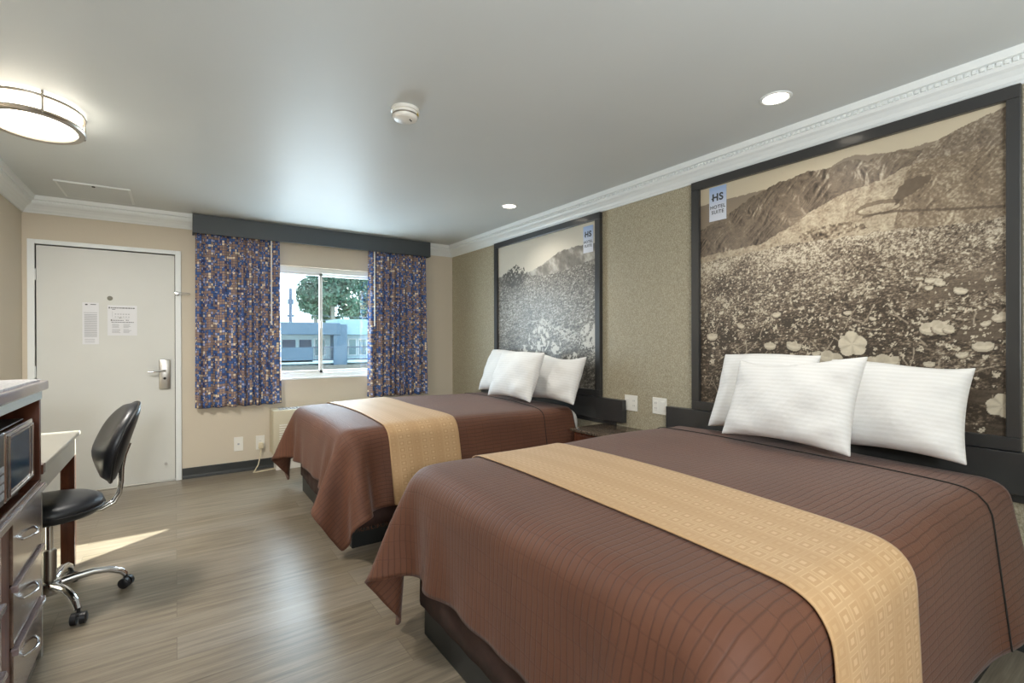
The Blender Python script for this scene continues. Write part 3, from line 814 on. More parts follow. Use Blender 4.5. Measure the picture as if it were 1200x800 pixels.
def paint_big(Y, Z):
    rough = (fbm(Y*40, Y*0, 4, 5)-.5)*.02
    r1 = interp(Y, [(1.9, 1.975), (1.793, 2.006), (1.703, 2.038), (1.57, 2.1), (1.419, 2.146), (1.264, 2.169), (1.123, 2.150), (1.08, 2.166), (1.016, 2.158), (.976, 2.139), (.906, 2.157), (.846, 2.151), (.757, 2.125)])+rough
    r0 = interp(Y, [(1.2, 2.13), (1.08, 2.182), (1.03, 2.185), (.97, 2.17), (.86, 2.15)])+rough*.5
    r2 = interp(Y, [(1.2, 1.0), (.83, 2.02), (.804, 2.073), (.757, 2.125), (.682, 2.161), (.614, 2.187), (.539, 2.204), (.469, 2.218)])+rough*.6
    b1 = interp(Y, [(1.9, 1.80), (1.507, 1.817), (1.358, 1.883), (1.223, 1.954), (1.074, 2.005), (.906, 2.035), (.804, 2.073), (.47, 2.07)])+rough
    fd_ = interp(Y, [(1.9, 1.761), (1.6, 1.775), (1.358, 1.793), (1.061, 1.785), (.906, 1.784), (.71, 1.77), (.579, 1.755), (.469, 1.775)])+(fbm(Y*30, Y*0, 3, 9)-.5)*.02
    T_ = .80+.08*fbm(Y*2, Z*3, 3, 1)+.06*(Z-2.0)            # sky
    sky = T_.copy()
    m_ = Z < r0; T_[m_] = .55
    # folded dark mountains: a ridged height field lit from the left
    def ridged(a, b, o, sd):
        t_ = 0; am = 1; tot = 0
        for k in range(o): t_ = t_+am*(1-np.abs(2*vn(a*2**k+sd, b*2**k, sd+k*9)-1)); tot += am; am *= .52
        return t_/tot
    wy = (fbm(Y*7, Z*7, 3, 24)-.5)*.10; wz = (fbm(Y*7, Z*7, 3, 27)-.5)*.10
    ac = (Y+wy+(Z+wz)*1.1); al = (Y-Z+wz)
    hgt = ridged(ac*7.5, al*2.2, 6, 21)
    slope = np.gradient(hgt, axis=0)+.5*np.gradient(hgt, axis=1)
    mt_ = .30+np.clip(slope*7.5, -.26, .42)+.28*(hgt-.55)+.10*sstep(1.5, .9, Y)+.14*(fbm(Y*150, Z*150, 2, 3)-.5)
    m_ = Z < r1; T_[m_] = mt_[m_]
    hz = .64+.14*(fbm(Y*25+Z*20, Z*30-Y*16, 4, 41)-.5)*2+.18*(fbm(Y*150, Z*150, 3, 43)-.5)*2
    lower = Z < b1; T_[lower] = hz[lower]
    hg2 = ridged(ac*16, al*5, 5, 57); hr = .50+np.clip((np.gradient(hg2, axis=0)+.5*np.gradient(hg2, axis=1))*2.2, -.16, .2)+.14*(fbm(Y*9, Z*9, 4, 51)-.5)*2+.24*(fbm(Y*150, Z*150, 3, 53)-.5)*2
    m_ = (Z < r2) & (Y < .83+.25*np.clip(1.96-Z, 0, 1)) & (Z > fd_-.02); T_[m_] = hr[m_]
    jy = (fbm(Y*45, Z*45, 3, 61)-.5)*.02; jz = (fbm(Y*45, Z*45, 3, 62)-.5)*.02
    m_ = poly_in(Y+jy, Z+jz, [(.872, 1.94), (.815, 2.009), (.724, 1.999), (.757, 1.958), (.866, 1.895)]); T_[m_] = .2+.1*fbm(Y*60, Z*60, 3, 3)[m_]
    m_ = (((Y-.93)/.1)**2+((Z-1.90)/.035)**2+jy*20 < 1) & (((Y-.93)/.085)**2+((Z-1.895)/.02)**2 > 1); T_[m_] *= .62
    m_ = (((Y-1.14)/.15)**2+((Z-1.825)/.035)**2+jy*90 < 1) & (fbm(Y*60, Z*60, 3, 73) > .38); T_[m_] = (.36+1.3*(fbm(Y*80, Z*80, 3, 71)-.45))[m_]
    pathz = interp(Y, [(1.05, 1.86), (.93, 1.872), (.86, 1.868), (.66, 1.833), (.469, 1.803)])
    m_ = (np.abs(Z-pathz+jz*.3) < .006) & (Y < 1.0); T_[m_] *= .5
    # flower field, coarser towards the bottom
    dpt = np.clip((fd_-Z), 0, 1); s_ = 1/(.006+dpt*.030)
    ax_ = Y*s_; az = (Z*1.2)*s_
    f1 = fbm(ax_, az, 4, 81, .7); f2 = vn(Y*260, Z*260, 91); f3 = fbm(Y*90, Z*110, 3, 95, .8)
    ft = .41+1.35*(f1-.5)+1.2*(f3-.5)+.35*(f2-.5)-.30*sstep(.12, .6, dpt)+.7*(fbm(Y*8, Z*14, 3, 33)-.5)
    ft += .16*sstep(.18, .0, dpt)
    bare = sstep(.95, .55, Y)*sstep(.05, .35, dpt)*(fbm(Y*5, Z*14, 3, 97) > .47)
    ft = np.clip(ft, .06, .86); ft = ft*(1-bare)+bare*(.40-.3*dpt+.25*(fbm(Y*14, Z*90, 4, 98)-.5)+.12*(f2-.5))
    # bright little blossoms in cells
    for cs, thr, sd_ in ((.018, .62, 3), (.030, .70, 5), (.05, .78, 7)):
        cx = np.floor(Y/cs); cz = np.floor(Z/cs); hv = h2(cx, cz, sd_)
        ox = (h2(cx, cz, sd_+50)-.5)*.6; oz = (h2(cx, cz, sd_+90)-.5)*.6
        d_ = np.hypot(Y/cs-cx-.5-ox, Z/cs-cz-.5-oz)
        pr_ = hv > thr+.1*(bare > 0)
        dmax = (.02, .2, .45)[(3, 5, 7).index(sd_)]
        mm = pr_ & (d_ < .10+.14*h2(cx, cz, sd_+13)+.9*(f3-.5)+.35*(f2-.5)) & (dpt > dmax*.5) & (dpt < dmax+.5)
        ft[mm] = .66+.3*f2[mm]
    m_ = Z < fd_; T_[m_] = np.clip(ft, .04, 1)[m_]
    # stems
    rg = random.Random(8)
    for k in range(60):
        y_ = rg.uniform(.5, 1.88); z_ = rg.uniform(.87, 1.35); a = rg.uniform(.6, 2.6); ln = rg.uniform(.04, .13); cv = rg.uniform(-3, 3)
        t1 = (Y-y_)*math.cos(a)+(Z-z_)*math.sin(a); t2 = -(Y-y_)*math.sin(a)+(Z-z_)*math.cos(a)-cv*t1*t1
        mm = (t1 > 0) & (t1 < ln) & (np.abs(t2) < .0028); T_[mm] = .62
    fl_ = [(1.043, 1.237, .062), (1.148, 1.168, .055), (.918, 1.149, .064), (.724, 1.316, .045), (.69, 1.309, .035), (1.325, 1.228, .036), (1.455, 1.227, .030), (.56, 1.232, .032), (.715, 1.522, .022), (.735, 1.528, .018), (.70, 1.512, .018), (.631, 1.473, .022), (.504, 1.354, .027), (.5, .985, .049), (1.821, 1.283, .033), (1.629, 1.345, .020), (1.418, 1.404, .022), (1.758, 1.431, .016), (.67, 1.303, .019), (.488, 1.428, .016), (.551, 1.328, .016), (.738, 1.494, .014), (.776, 1.54, .01), (.626, 1.194, .019), (1.211, 1.187, .019), (.955, 1.364, .014), (1.063, 1.397, .016), (.738, 1.149, .019), (1.5, 1.15, .03), (1.7, 1.05, .03)]
    for i, (a, b, c) in enumerate(fl_): T_ = (flower if i in (0, 13) else cup)(T_, Y, Z, a, b, c*1.12, i+3)
    C = tone(T_, (44, 36, 29), (122, 108, 92), (212, 202, 180))
    skm = (Z > np.maximum(np.maximum(r1, r2), r0))
    sk = np.array(srgb(196, 184, 160)[:3])*(.92+.14*fbm(Y*1.5, Z*2, 3, 5))[..., None]
    C = np.where(skm[..., None], sk, C)
    C = np.where((lower & ~(Z < fd_))[..., None], C*np.array([1.02, 1.0, .95]), C)
    return C

def paint_small(Y, Z):
    rough = (fbm(Y*40, Y*0, 4, 15)-.5)*.02
    r1 = interp(Y, [(4.3, 1.925), (3.815, 1.914), (3.56, 1.96), (3.327, 2.048), (3.167, 2.06), (2.991, 2.061), (2.841, 2.05)])+rough
    b1 = interp(Y, [(4.3, 1.885), (3.8, 1.90), (3.522, 1.857), (3.229, 1.877), (2.837, 1.93)])+rough
    T_ = .85+.05*fbm(Y*2, Z*3, 3, 1)
    mt_ = .52+.9*(fbm(Y*14-Z*9, Z*10+Y*4, 5, 25)-.5)+.12*(fbm(Y*120, Z*120, 2, 3)-.5)
    m_ = Z < r1; T_[m_] = mt_[m_]
    dpt = np.clip(b1-Z, 0, 1.2); s_ = 1/(.012+dpt*.03)
    f1 = fbm(Y*s_*.7, Z*s_, 4, 83, .7); f3 = fbm(Y*70, Z*90, 3, 85, .8); f2 = vn(Y*190, Z*190, 93)
    ft = .42+1.0*(f1-.5)+1.0*(f3-.5)+.40*(f2-.5)+.35*(fbm(Y*3, Z*5, 3, 99)-.5)-.15*sstep(.5, 1., dpt)
    m_ = Z < b1; T_[m_] = np.clip(ft, .05, .98)[m_]
    # spiky bush on the left of the ridge
    bush = (((Y-4.02)/.22)**2+((Z-1.90)/.11)**2 < 1.1*fbm(Y*35, Z*35, 3, 7)+.35) & (fbm(Y*60, Z*60, 2, 12) > .42)
    T_[bush] = .16
    for cx, cz, rr_ in ((3.62, 1.27, .16), (3.36, 1.20, .08), (3.85, 1.16, .07), (3.15, 1.1, .08), (2.93, 1.3, .12)):
        mm = (np.hypot((Y-cx), (Z-cz)*1.2) < rr_) & (fbm(Y*26, Z*26, 3, 55) > .50); T_[mm] = .93-.1*f2[mm]
    tr = (np.abs(Z-(1.42-.32*(3.55-Y))) < .05+.12*(f1-.5)) & (Y < 3.6) & (f3 > .50); T_[tr] = .70+.2*f2[tr]
    C = tone(T_, (48, 45, 41), (124, 119, 110), (212, 208, 198))
    skm = Z > r1; sk = np.array(srgb(200, 194, 180)[:3]); C = np.where((skm & ~bush)[..., None], sk*np.ones_like(C), C)
    return C

mural(.487, 1.902, .862, 2.232, .0033, paint_big, 'a', 'large framed sepia mural of mountains above pale flowers, over the nearest bed', (.443, 1.957, .8075, 2.2865), (1.722, 1.838, 2.012, 2.225), 'framed sepia murals')
mural(2.850, 4.308, .862, 2.232, .0055, paint_small, 'b', 'framed mural of scrubby desert plants below a ridge, over the bed nearer the window', (2.795, 4.362, .8075, 2.2865), (2.890, 3.005, 1.985, 2.205), 'framed sepia murals')

# wall plates
def plate(name, label, c, axis, w, h, kind, group):
    """axis 'x': on the right wall facing -x; axis 'y': on the back wall facing -y. Built locally in (a, out, z)."""
    t_ = thing(name, label, 'wall plate', c, group=group)
    def bx(a0, a1, o0, o1, z0, z1, bev=0):
        if axis == 'x': return G().box(-o1, -o0, a0, a1, z0, z1, bev)
        return G().box(a0, a1, -o1, -o0, z0, z1, bev)
    build('cover_plate', bx(-w/2, w/2, 0, .006, -h/2, h/2, .002), M['plastic_white'], t_, local=True)
    def outlet(a):
        p = bx(a-.017, a+.017, .004, .0085, -.034, .034, .003)
        g = G()
        for z in (.018, -.018):
            for da in (-.006, .006):
                q = bx(a+da-.0012, a+da+.0012, .0082, .0089, z-.004, z+.005)
                me_ = bpy.data.meshes.new('tmp'); q.bm.to_mesh(me_); g.bm.from_mesh(me_); q.bm.free(); bpy.data.meshes.remove(me_)
        fuse('socket', [(p, M['plastic_white']), (g, M['ink'])], t_, local=True)
    def switch(a): build('rocker_switch', bx(a-.016, a+.016, .004, .010, -.033, .033, .003), M['plastic_white'], t_, local=True)
    if kind == 'sw+out': switch(w/4); outlet(-w/4)
    elif kind == 'out+sw': outlet(w/4); switch(-w/4)
    elif kind == 'out': outlet(0)
    elif kind == 'jack':
        build('jack', bx(-.008, .008, .004, .009, -.008, .008, .002), M['ink_light'], t_, local=True)
    return t_
plate('switch_plate', 'white double wall plate above the nightstand, next to the window-side headboard', (W, 2.498, .790), 'x', .122, .116, 'sw+out', 'white wall plates between the headboards')
plate('outlet_plate', 'white double wall plate with sockets, touching the headboard of the nearest bed', (W, 2.236, .795), 'x', .122, .116, 'out+sw', 'white wall plates between the headboards')
plate('jack_plate', 'blank white wall plate low on the cream wall, nearer the door', (.495, D, .268), 'y', .078, .135, 'jack', 'white wall plates below the window')
plate('outlet_plate', 'white outlet plate low on the cream wall with the cream plug in it', (.683, D, .262), 'y', .078, .135, 'out', 'white wall plates below the window')
pc = thing('power_cord', 'cream power cord with a blocky plug hanging from the low wall outlet', 'power cord', (.66, 5.3, 0))
build('plug', G().box(.664, .706, D-.048, D-.0095, .205, .262, .006), M['cord'], pc, True)
g = G().tube([(.685, D-.035, .205), (.680, D-.045, .15), (.655, D-.08, .06), (.62, D-.11, .012), (.605, D-.13, .006), (.64, D-.135, .005), (.74, D-.11, .005), (.86, D-.10, .006), (.95, D-.12, .05), (1.0, D-.12, .16)], .005, seg=8)
build('cable', g, M['cord'], pc, True)

# wall air conditioner below the window
ac = thing('wall_air_conditioner', 'cream wall air conditioner under the window behind the far bed', 'air conditioner', (1.3, 5.26, .15))
build('cabinet', G().box(.765, 1.86, 5.14, D-.001, .16, .592, .012, 3), M['ac_cream'], ac, True)
g = G()
for i in range(30): g.box(.83+i*.033, .853+i*.033, 5.155, 5.30, .589, .597, .001)
build('top_grille', g, M['ink_light'], ac)
build('control_flap', G().box(1.55, 1.80, 5.17, 5.29, .590, .600, .002), M['plastic_white'], ac)
g = G()
for i in range(12): g.box(.82, 1.80, 5.134, 5.142, .20+i*.022, .21+i*.022, .001)
build('front_louvre', g, M['plastic_white'], ac)
build('foot', G().box(.80, 1.82, 5.20, D-.02, 0, .16, .004), M['plastic_white'], ac)

# ------------------------------------------------------------------ curtains and valance
va = thing('valance', 'slate grey boxed valance above the window curtains', 'valance', (1.29, 5.3, 2.24))
build('front_board', G().box(.128, 2.455, 5.222, 5.238, 2.238, 2.408, .002), M['valance'], va)
for a in (.128, 2.439): build('end_return', G().box(a, a+.016, 5.238, D-.001, 2.238, 2.408, .001), M['valance'], va)
build('curtain_track', G().box(.15, 2.43, 5.285, 5.315, 2.268, 2.285, .003), M['white_trim'], va)
def curtain(x0, x1, label, ph, wand_x, bunch):
    n = 360; rows = 40; ncr = 1.9
    P = np.zeros((n+1, rows+1, 3)); UV = np.zeros((n+1, rows+1, 2))
    for j in range(rows+1):
        k = j/rows; z = 2.264-(2.264-.642)*k
        s_ = np.linspace(0, 1, n+1)
        x = x0+(x1-x0)*s_+(x0-.0-x0)*0
        flare = .010*k; x = x+(s_-.5)*2*flare
        amp = .014+.012*k
        y = amp*np.sin(2*PI*(s_*9+.30*np.sin(s_*9+ph)+.10*k*math.sin(ph)))+(.012)*np.sin(2*PI*(s_*4.3+ph)+k*1.5)*k+.0018*np.sin(2*PI*s_*29+ph)*(1-k)
        x = x+.004*np.sin(2*PI*(s_*9+.25))*k
        P[:, j, 0] = x; P[:, j, 1] = 5.300+y*.9; P[:, j, 2] = z+.006*np.sin(s_*40+ph)*k
        dl = np.hypot(np.diff(x), np.diff(y)); UV[1:, j, 0] = np.cumsum(dl)*1.0; UV[:, j, 1] = z
    UV[:, :, 0] = UV[:, :1, 0]*.4+UV[:, -1:, 0]*.6
    t_ = thing('curtain', label, 'curtain', ((x0+x1)/2, 5.30, .65), group='printed window curtains')
    o = mesh_from_np('curtain_panel', P, M['curtain'], t_, uv=UV)
    s = o.modifiers.new('thick', 'SOLIDIFY'); s.thickness = .002
    build('curtain_wand', G().cyl((wand_x, 5.252, 2.26), (wand_x, 5.252, 1.42), .006, seg=10), M['plastic_white'], t_, True)
curtain(.150, .852, 'blue and tan checked curtain on the left of the window, beside the door', .7, .772, 1)
curtain(1.745, 2.425, 'blue and tan checked curtain on the right of the window, behind the far bed', 2.1, 1.80, 1)

# ------------------------------------------------------------------ ceiling fittings
cl = thing('ceiling_light', 'round lit ceiling light with a white drum diffuser and nickel rings', 'ceiling light', (-.565, 3.285, H))
build('diffuser', G().lathe([(.155, -.002), (.172, -.02), (.176, -.075), (.172, -.088), (.14, -.098), (.05, -.104), (.005, -.105)], (-.565, 3.285, H), 48, 1, 1.25), M['lamp_glow'], cl, 'all')
for z, nm in ((-.030, 'upper_ring'), (-.102, 'lower_ring')):
    g = G(); n = 64
    for k_, (ra, za) in enumerate((() ,)[:0]): pass
    pf = [(.178, z), (.190, z), (.192, z+.006), (.190, z+.013), (.178, z+.013), (.176, z+.006)] if nm == 'upper_ring' else [(.160, z-.004), (.186, z-.004), (.192, z+.004), (.188, z+.014), (.178, z+.014), (.172, z+.002)]
    g.lathe(pf+[pf[0]], (-.565, 3.285, H), 64, 1, 1.25, caps=False); bmesh.ops.remove_doubles(g.bm, verts=g.bm.verts, dist=1e-5)
    build(nm, g, M['ring_metal'], cl, True)
for a in (20, 110, 200, 290):
    a = R(a); x, y = -.565+.188*math.cos(a), 3.285+.188*1.25*math.sin(a)
    build('post', G().cyl((x, y, H-.106), (x, y, H-.001), .005, seg=10), M['ring_metal'], cl, True)
ld = bpy.data.lights.new('ceiling_lamp', 'AREA'); ld.shape = 'ELLIPSE'; ld.size = .3; ld.size_y = .38; ld.energy = 46; ld.color = (1, .96, .90)
lo = bpy.data.objects.new('ceiling_lamp', ld); COL.objects.link(lo); lo.location = (-.565, 3.285, H-.112)
ld = bpy.data.lights.new('ceiling_lamp_up', 'POINT'); ld.energy = 1.2; ld.color = (1, .8, .5); ld.shadow_soft_size = .05

def downlight(x, y, label):
    t_ = thing('recessed_downlight', label, 'downlight', (x, y, H), group='recessed downlights')
    build('trim_ring', G().lathe([(.054, -.003), (.060, -.006), (.068, -.004), (.070, 0)], (x, y, H), 36, caps=False), M['white_trim'], t_, True)
    build('lens', G().lathe([(.0545, -.0035), (.03, -.008), (.003, -.009)], (x, y, H), 28), M['spot_glow'], t_, 'all')
    d_ = bpy.data.lights.new('downlight_lamp', 'SPOT'); d_.energy = 30; d_.spot_size = R(140); d_.spot_blend = .8; d_.color = (1, .95, .88); d_.shadow_soft_size = .04
    o = bpy.data.objects.new('downlight_lamp', d_); COL.objects.link(o); o.location = (x, y, H-.02)
    return t_
downlight(2.36, 1.195, 'lit recessed downlight in the ceiling above the nearest bed')
downlight(2.36, 3.45, 'lit recessed downlight in the ceiling above the bed nearer the window')

sm = thing('smoke_detector', 'white round smoke detector on the ceiling with a yellow sticker', 'smoke detector', (.945, 2.30, H))
c_ = (.945, 2.30, H)
build('mounting_base', G().lathe([(.068, 0), (.070, -.004), (.070, -.016), (.066, -.018)], c_, 40), M['plastic_white'], sm, True)
build('housing', G().lathe([(.062, -.018), (.064, -.022), (.063, -.040), (.058, -.050), (.045, -.056), (.01, -.058)], c_, 40), M['plastic_white'], sm, True)
build('vent_band', G().lathe([(.0635, -.0305), (.0650, -.034), (.0640, -.0385)], c_, 40, caps=False), M['ring_metal'], sm, True)
g = G()
for a in (-60, -35): g.cyl((.945+.03*math.cos(R(a)), 2.30+.03*math.sin(R(a)), H-.054), (.945+.03*math.cos(R(a)), 2.30+.03*math.sin(R(a)), H-.060), .004, seg=8)
build('indicator', g, M['ink'], sm)
a = R(-38); q = Matrix.Rotation(a, 3, 'Z')
build('sticker', G().box(.945+.0635, .945+.0655, 2.289, 2.311, H-.035, H-.025, rot=q, piv=(.945, 2.30, H-.03)), M['yellow'], sm)

# ------------------------------------------------------------------ dresser with microwave, desk, chair
dx = -.448
ds = thing('dresser', 'dark cherry dresser with an open microwave shelf and glossy drawers by the left wall', 'dresser', (-.72, 2.2, 0))
y0, y1 = 1.45, 2.692
build('top', G().box(-L+.003, -.430, y0, y1+.036, 1.066, 1.104, .006), M['lip'], ds)
build('top_inlay', G().box(-L+.004, -.452, y0+.01, y1+.02, 1.103, 1.110, .002), M['granite_grey'], ds)
build('rail', G().box(-.99, dx+.004, y0+.02, y1, 1.030, 1.067, .003), M['reflecting_rail'], ds)
g = G(); g.box(-.99, dx, y1-.028, y1, 0, 1.032, .002); g.box(-.99, dx, 2.045, 2.085, .70, 1.032, .002); g.box(-.99, dx-.001, 2.12, 2.238, 0, .69, .002); g.box(-.99, dx, y0+.02, y0+.05, 0, 1.032, .002)
g.box(-.995, -.985, y0+.02, y1, 0, 1.032)
build('carcass', g, M['cherry_matt'], ds)
build('shelf', G().box(-.985, dx+.004, y0+.03, y1-.02, .690, .712, .004), M['cherry'], ds)
build('shelf_lip', G().box(dx-.004, dx+.014, y0+.03, y1, .668, .694, .004), M['lip'], ds)
build('side_stile', G().box(dx-.01, dx+.003, y1-.030, y1+.001, .0, .668, .001), M['brushed'], ds)
for col_ in ((2.244, y1-.034), (y0+.05, 2.115)):
    for k, (z0, z1) in enumerate(((.462, .664), (.254, .452), (.05, .244))):
        dw = build('drawer', G().box(dx-.016, dx+.006, col_[0], col_[1], z0, z1, .003), M['cherry_gloss'], ds)
        if k: build('drawer_lip', G().box(dx-.002, dx+.018, col_[0], col_[1]+.004, z1-.018, z1+.006, .004), M['lip'], dw)
        zc = z0+.105; ym = (col_[0]+col_[1])/2+.01; n = 14; g = G()
        pts = [(dx+.004, ym-.075, zc)]+[(dx+.008+.022*math.sin(PI*i/n)**.7, ym-.075+.135*i/n, zc) for i in range(n+1)]+[(dx+.004, ym+.060, zc)]
        g.tube(pts, .005, seg=10, n0=(0, 0, 1)); build('drawer_pull', g, M['chrome'], dw, True)
build('plinth', G().box(-.985, dx-.01, y0+.03, y1-.01, 0, .05, .002), M['cherry'], ds)
build('corner_bracket', G().box(dx-.02, dx+.006, y1, y1+.045, .725, .765, .003), M['cherry'], ds)

mw = thing('microwave', 'silver and black microwave standing on the open shelf of the dresser', 'microwave', (-.62, 2.34, .712))
build('body', G().box(-.80, -.475, 2.115, 2.575, .735, .972, .006), M['frame_black'], mw)
fr = build('door', G().box(-.478, -.452, 2.215, 2.577, .738, .970, .006), M['chrome'], mw)
build('door_glass', G().box(-.4535, -.4505, 2.245, 2.535, .770, .940, .001), M['glass_dark'], fr)
g = G(); g.box(-.452, -.444, 2.232, 2.240, .755, .955, .002); g.box(-.452, -.444, 2.545, 2.553, .755, .955, .002); g.box(-.452, -.444, 2.232, 2.553, .752, .760, .002); g.box(-.452, -.444, 2.232, 2.553, .948, .956, .002)
build('door_trim', g, M['chrome'], fr)
build('control_panel', G().box(-.476, -.454, 2.115, 2.21, .738, .970, .004), M['frame_black'], mw)
g = G()
for i in range(4):
    for j in range(3): g.box(-.4545, -.451, 2.13+j*.024, 2.148+j*.024, .76+i*.028, .78+i*.028, .001)
build('keypad', g, M['ink_light'], mw)
for a in (-.78, -.50):
    for b in (2.14, 2.55): build('foot', G().cyl((a, b, .712), (a, b, .737), .012, seg=12), M['rubber'], mw)

dk = thing('desk', 'narrow desk with a top painted pale for glare and brown leg beyond the dresser', 'desk', (-.72, 3.2, 0))
build('desktop', G().box(-L+.004, -.452, 2.745, 3.715, .728, .752, .006), M['desk_top'], dk)
ap = build('apron', G().box(-L+.02, -.470, 2.78, 3.69, .62, .728, .002), M['desk_top'], dk)
build('drawer_front', G().box(-.472, -.466, 2.80, 3.46, .628, .722, .001), M['desk_top'], ap)
for a, b in ((-.50, 3.665), (-.50, 2.80), (-.955, 3.665), (-.955, 2.80)):
    build('leg', G().box(a-.03, a+.03, b-.025, b+.025, 0, .62, .003), M['cherry'], dk)

# office chair (local coordinates: it faces -x)
ch = thing('office_chair', 'black vinyl office chair on a chrome five-star base with castors', 'office chair', (-.495, 3.14, 0), R(12))
def lb(name, g, mat, parent=ch, smooth=True): return build(name, g, mat, parent, smooth, local=True)
g = G().lathe([(.02, .426), (.14, .426), (.185, .436), (.205, .456), (.207, .478), (.197, .500), (.165, .515), (.10, .521), (.004, .519)], (0, 0, 0), 48, .98, 1.0)
lb('seat', g, M['vinyl_black'], smooth='all')
g = G().lathe([(.206, .462), (.2105, .466), (.206, .471)], (0, 0, 0), 48, .98, 1.0, caps=False); lb('seat_piping', g, M['rubber'])
# backrest: curved padded oval shell
bm = bmesh.new(); n, m_ = 28, 20; tilt = R(17)
for side in (1, -1):
    vs = {}
    for i in range(n+1):
        for j in range(m_+1):
            u = -1+2*i/n; v = -1+2*j/m_
            r_ = math.sqrt(max(0, 1-.5*v*v)); q_ = math.sqrt(max(0, 1-.5*u*u))
            yy = .205*u*r_*1.0; zz = .205*v*q_
            ed = max(0, 1-(u*r_)**2-(v*q_)**2)
            th = (.062 if side < 0 else .034)*max(0, ed)**.33
            x = side*th + .9*yy*yy*-1 + .35*zz*zz
            # lumbar bulge low on the front
            if side < 0: x -= .038*math.exp(-((zz+.085)/.085)**2)*ed
            X_ = x*math.cos(tilt)+zz*math.sin(tilt); Z_ = -x*math.sin(tilt)+zz*math.cos(tilt)
            vs[i, j] = bm.verts.new((.264+X_, yy, .752+Z_))
    for i in range(n):
        for j in range(m_):
            f = [vs[i, j], vs[i+1, j], vs[i+1, j+1], vs[i, j+1]]; bm.faces.new(f if side > 0 else f[::-1])
bmesh.ops.remove_doubles(bm, verts=bm.verts, dist=.0008)
bk = lb('backrest', bm, M['vinyl_black'], smooth='all')
g = G(); pts = []
for k in range(48):
    a = 2*PI*k/48; yy = .206*math.cos(a); zz = .206*math.sin(a); x = -.9*yy*yy+.35*zz*zz+.004
    pts.append((.264+x*math.cos(tilt)+zz*math.sin(tilt), yy, .752-x*math.sin(tilt)+zz*math.cos(tilt)))
g.tube(pts, .006, seg=8, closed=True); lb('piping', g, M['rubber'], bk)
g = G()
for s_ in (-.022, .022):
    g.tube([(.0, s_, .425), (.12, s_, .422), (.190, s_, .426), (.238, s_, .448), (.261, s_, .49), (.268, s_, .55), (.270, s_, .62), (.280, s_, .68), (.300, s_, .74)], .0085, seg=10, n0=(0, 1, 0))
lb('back_support', g, M['chrome'])
lb('seat_plate', G().box(-.09, .09, -.08, .08, .415, .434, .004), M['rubber'])
g = G().cyl((0, 0, .26), (0, 0, .42), .014); lb('gas_piston', g, M['chrome'])
g = G().lathe([(.030, .085), (.034, .10), (.026, .12), (.026, .27), (.022, .278)], seg=28); lb('gas_column', g, M['brushed'])
g = G().lathe([(.04, .07), (.046, .085), (.046, .125), (.03, .135)], seg=28); lb('hub', g, M['chrome'])
for k in range(5):
    a = R(-62-12+72*k); ca, sa = math.cos(a), math.sin(a)
    g = G(); prof = [(.03, .108), (.09, .118), (.16, .122), (.22, .112), (.265, .088), (.283, .066)]
    g.tube([(r_*ca, r_*sa, z) for r_, z in prof], .017, seg=14, scale=[1.25, 1.15, 1, .9, .85, .8])
    lg = lb('leg', g, M['chrome'])
    g = G(); cx, cy = .285*ca, .285*sa; wa = a+R(55)
    wx, wy = math.cos(wa), math.sin(wa)
    g.cyl((cx, cy, .045), (cx, cy, .07), .007, seg=10)
    for s_ in (-1, 1):
        c0 = Vector((cx+wx*s_*.006, cy+wy*s_*.006, .026)); c1 = Vector((cx+wx*s_*.026, cy+wy*s_*.026, .026))
        g.cyl(c0, c1, .026, .0255, seg=24); g.cyl(c1, c1+(c1-c0)*.2, .0225, .016, seg=24)
    g.box(cx-.012, cx+.012, cy-.012, cy+.012, .034, .054, .004)
    lb('castor', g, M['rubber'], lg)

# ------------------------------------------------------------------ outside the window
ext_wall = plain('pale_stucco', srgb(200, 222, 226), .8, noise=.04, nscale=2)
ext_blue = plain('blue_fascia', srgb(84, 110, 130), .6, noise=.05, nscale=1)
ext_dark = plain('dark_door', srgb(84, 96, 116), .6)
ext_brown = plain('dull_parapet', srgb(120, 118, 110), .8, noise=.1, nscale=3)
ext_glass = plain('pane', srgb(120, 150, 150), .2)
struct('ground', G().box(-60, 90, 6.2, 120, -3.2, -3.0), plain('asphalt', srgb(120, 120, 118), .9, noise=.08, nscale=1))
mo = thing('motel_building', 'pale two-storey motel wing with blue fascia and balcony seen through the window', 'building', (9, 37, -3))
YB = 36.
build('wall', G().box(0, 24, YB+1.5, YB+4, -3, 1.75), ext_wall, mo)
build('roof_fascia', G().box(0, 9.75, YB-.2, YB+4, 1.70, 2.55, .03), ext_blue, mo)
build('roof_fascia', G().box(9.75, 24, YB+.4, YB+4, 1.72, 2.86, .03), plain('light_fascia', srgb(144, 178, 190), .6), mo)
build('balcony_floor', G().box(0, 24, YB, YB+1.5, -.32, -.08), ext_wall, mo)
build('lower_parapet', G().box(0, 24, YB-1.2, YB, -1.4, -.45), ext_brown, mo)
build('solid_balustrade', G().box(0, 7.9, YB, YB+.08, -.2, .82), ext_blue, mo)
build('tower_pier', G().box(9.3, 10.25, YB-.1, YB+.8, -3, 2.45), ext_blue, mo)
g = G().box(7.9, 24, YB, YB+.05, .78, .86); g.box(7.9, 24, YB, YB+.05, -.12, -.04)
for i in range(130): g.box(7.9+i*.125, 7.925+i*.125, YB+.01, YB+.04, -.1, .8)
build('railing', g, ext_dark, mo)
for x0_, x1_ in ((6.0, 6.85), (7.1, 7.9), (12.2, 13.0), (16, 16.8)): build('door', G().box(x0_*1.03, x1_*1.03, YB+1.46, YB+1.52, -.08, 1.35), ext_dark, mo)
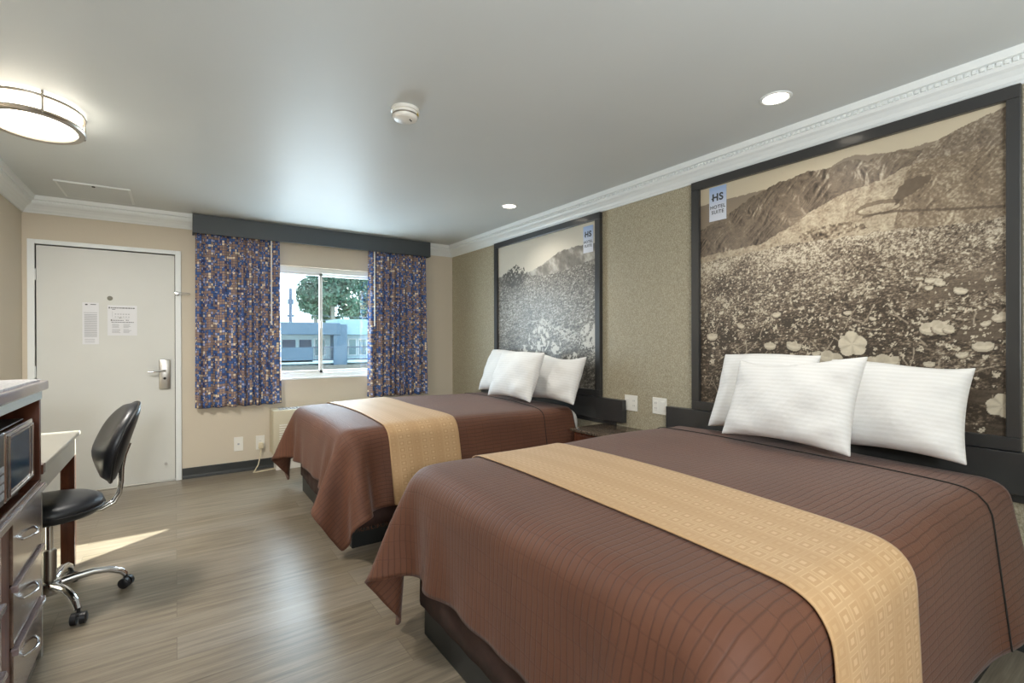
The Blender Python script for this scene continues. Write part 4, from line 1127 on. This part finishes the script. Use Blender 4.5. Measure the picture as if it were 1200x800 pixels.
for x0_, x1_ in ((8.3, 9.1), (10.75, 11.4), (11.5, 12.2), (14, 15.2)):
    f_ = build('window_frame', G().box(x0_, x1_, YB+1.42, YB+1.5, .15, 1.45), M['white_trim'], mo)
    build('pane', G().box(x0_+.08, x1_-.08, YB+1.40, YB+1.43, .23, 1.37), ext_glass, f_)
g = G().cyl((7.55, 42, -3), (7.55, 42, 5.45), .15, .11, 12); g.box(7.35, 7.75, 41.9, 42.1, 4.2, 4.6); g.box(7.3, 7.8, 41.9, 42.1, 3.2, 3.35)
pl_ = thing('utility_pole', 'dark utility pole standing beyond the motel roof', 'utility pole', (7.55, 42, -3))
build('pole', g, ext_dark, pl_, True)
g = G()
for z, dy in ((3.35, 0), (3.05, .3)): g.tube([(-10, 42+dy, z+.5), (0, 42+dy, z-.02), (7.55, 42+dy, z), (20, 42+dy, z-.1), (40, 42+dy, z+.6)], .015, seg=5)
build('wire', g, ext_dark, pl_)
def tree(x, y, z0, rx, rz_, zc, n, label, seed, col_):
    t_ = thing('tree', label, 'tree', (x, y, z0), group='trees beyond the motel')
    build('trunk', G().tube([(x, y, z0), (x+.1, y, (z0+zc)/2), (x, y, zc)], .35, scale=[1, .8, .4]), ext_brown, t_, True)
    rg = np.random.RandomState(seed); cen = []
    for k in range(46):
        d_ = rg.randn(3); d_ /= np.linalg.norm(d_); d_ *= rg.rand()**.45; cen.append((x+d_[0]*rx, y+d_[1]*rx, zc+d_[2]*rz_))
    V = []; 
    for k in range(n):
        c = cen[rg.randint(len(cen))]; d_ = rg.randn(3); d_ /= np.linalg.norm(d_); d_ *= .9*rg.rand()**.4
        p = np.array(c)+d_*np.array([1, 1, .7]); a = rg.randn(3); a /= np.linalg.norm(a); b = np.cross(a, rg.randn(3)); b /= np.linalg.norm(b)
        s_ = .16+.12*rg.rand(); V += [p+a*s_, p+b*s_*.5, p-a*s_, p-b*s_*.5]
    V = np.array(V); me = bpy.data.meshes.new('foliage'); me.from_pydata(V.tolist(), [], [(4*i, 4*i+1, 4*i+2, 4*i+3) for i in range(n)])
    me.transform(Matrix.Translation((-x, -y, -z0))); me.materials.append(col_)
    o = bpy.data.objects.new('foliage', me); COL.objects.link(o); o.parent = t_
leaf = plain('leaf_green', srgb(64, 96, 78), .6, noise=.3, nscale=2)
tree(11.8, 46, -3, 2.9, 2.7, 5.6, 6500, 'large dark green tree rising behind the motel roof, right of the mullion', 4, leaf)
tree(11.9, 53, -3, 1.5, 2.0, 5.6, 1700, 'looser green tree behind the motel roof, left of the mullion', 6, leaf)
tree(17.2, 51, -3, 2.6, 2.6, 5.5, 4000, 'green tree behind the motel roof at the right curtain', 9, leaf)
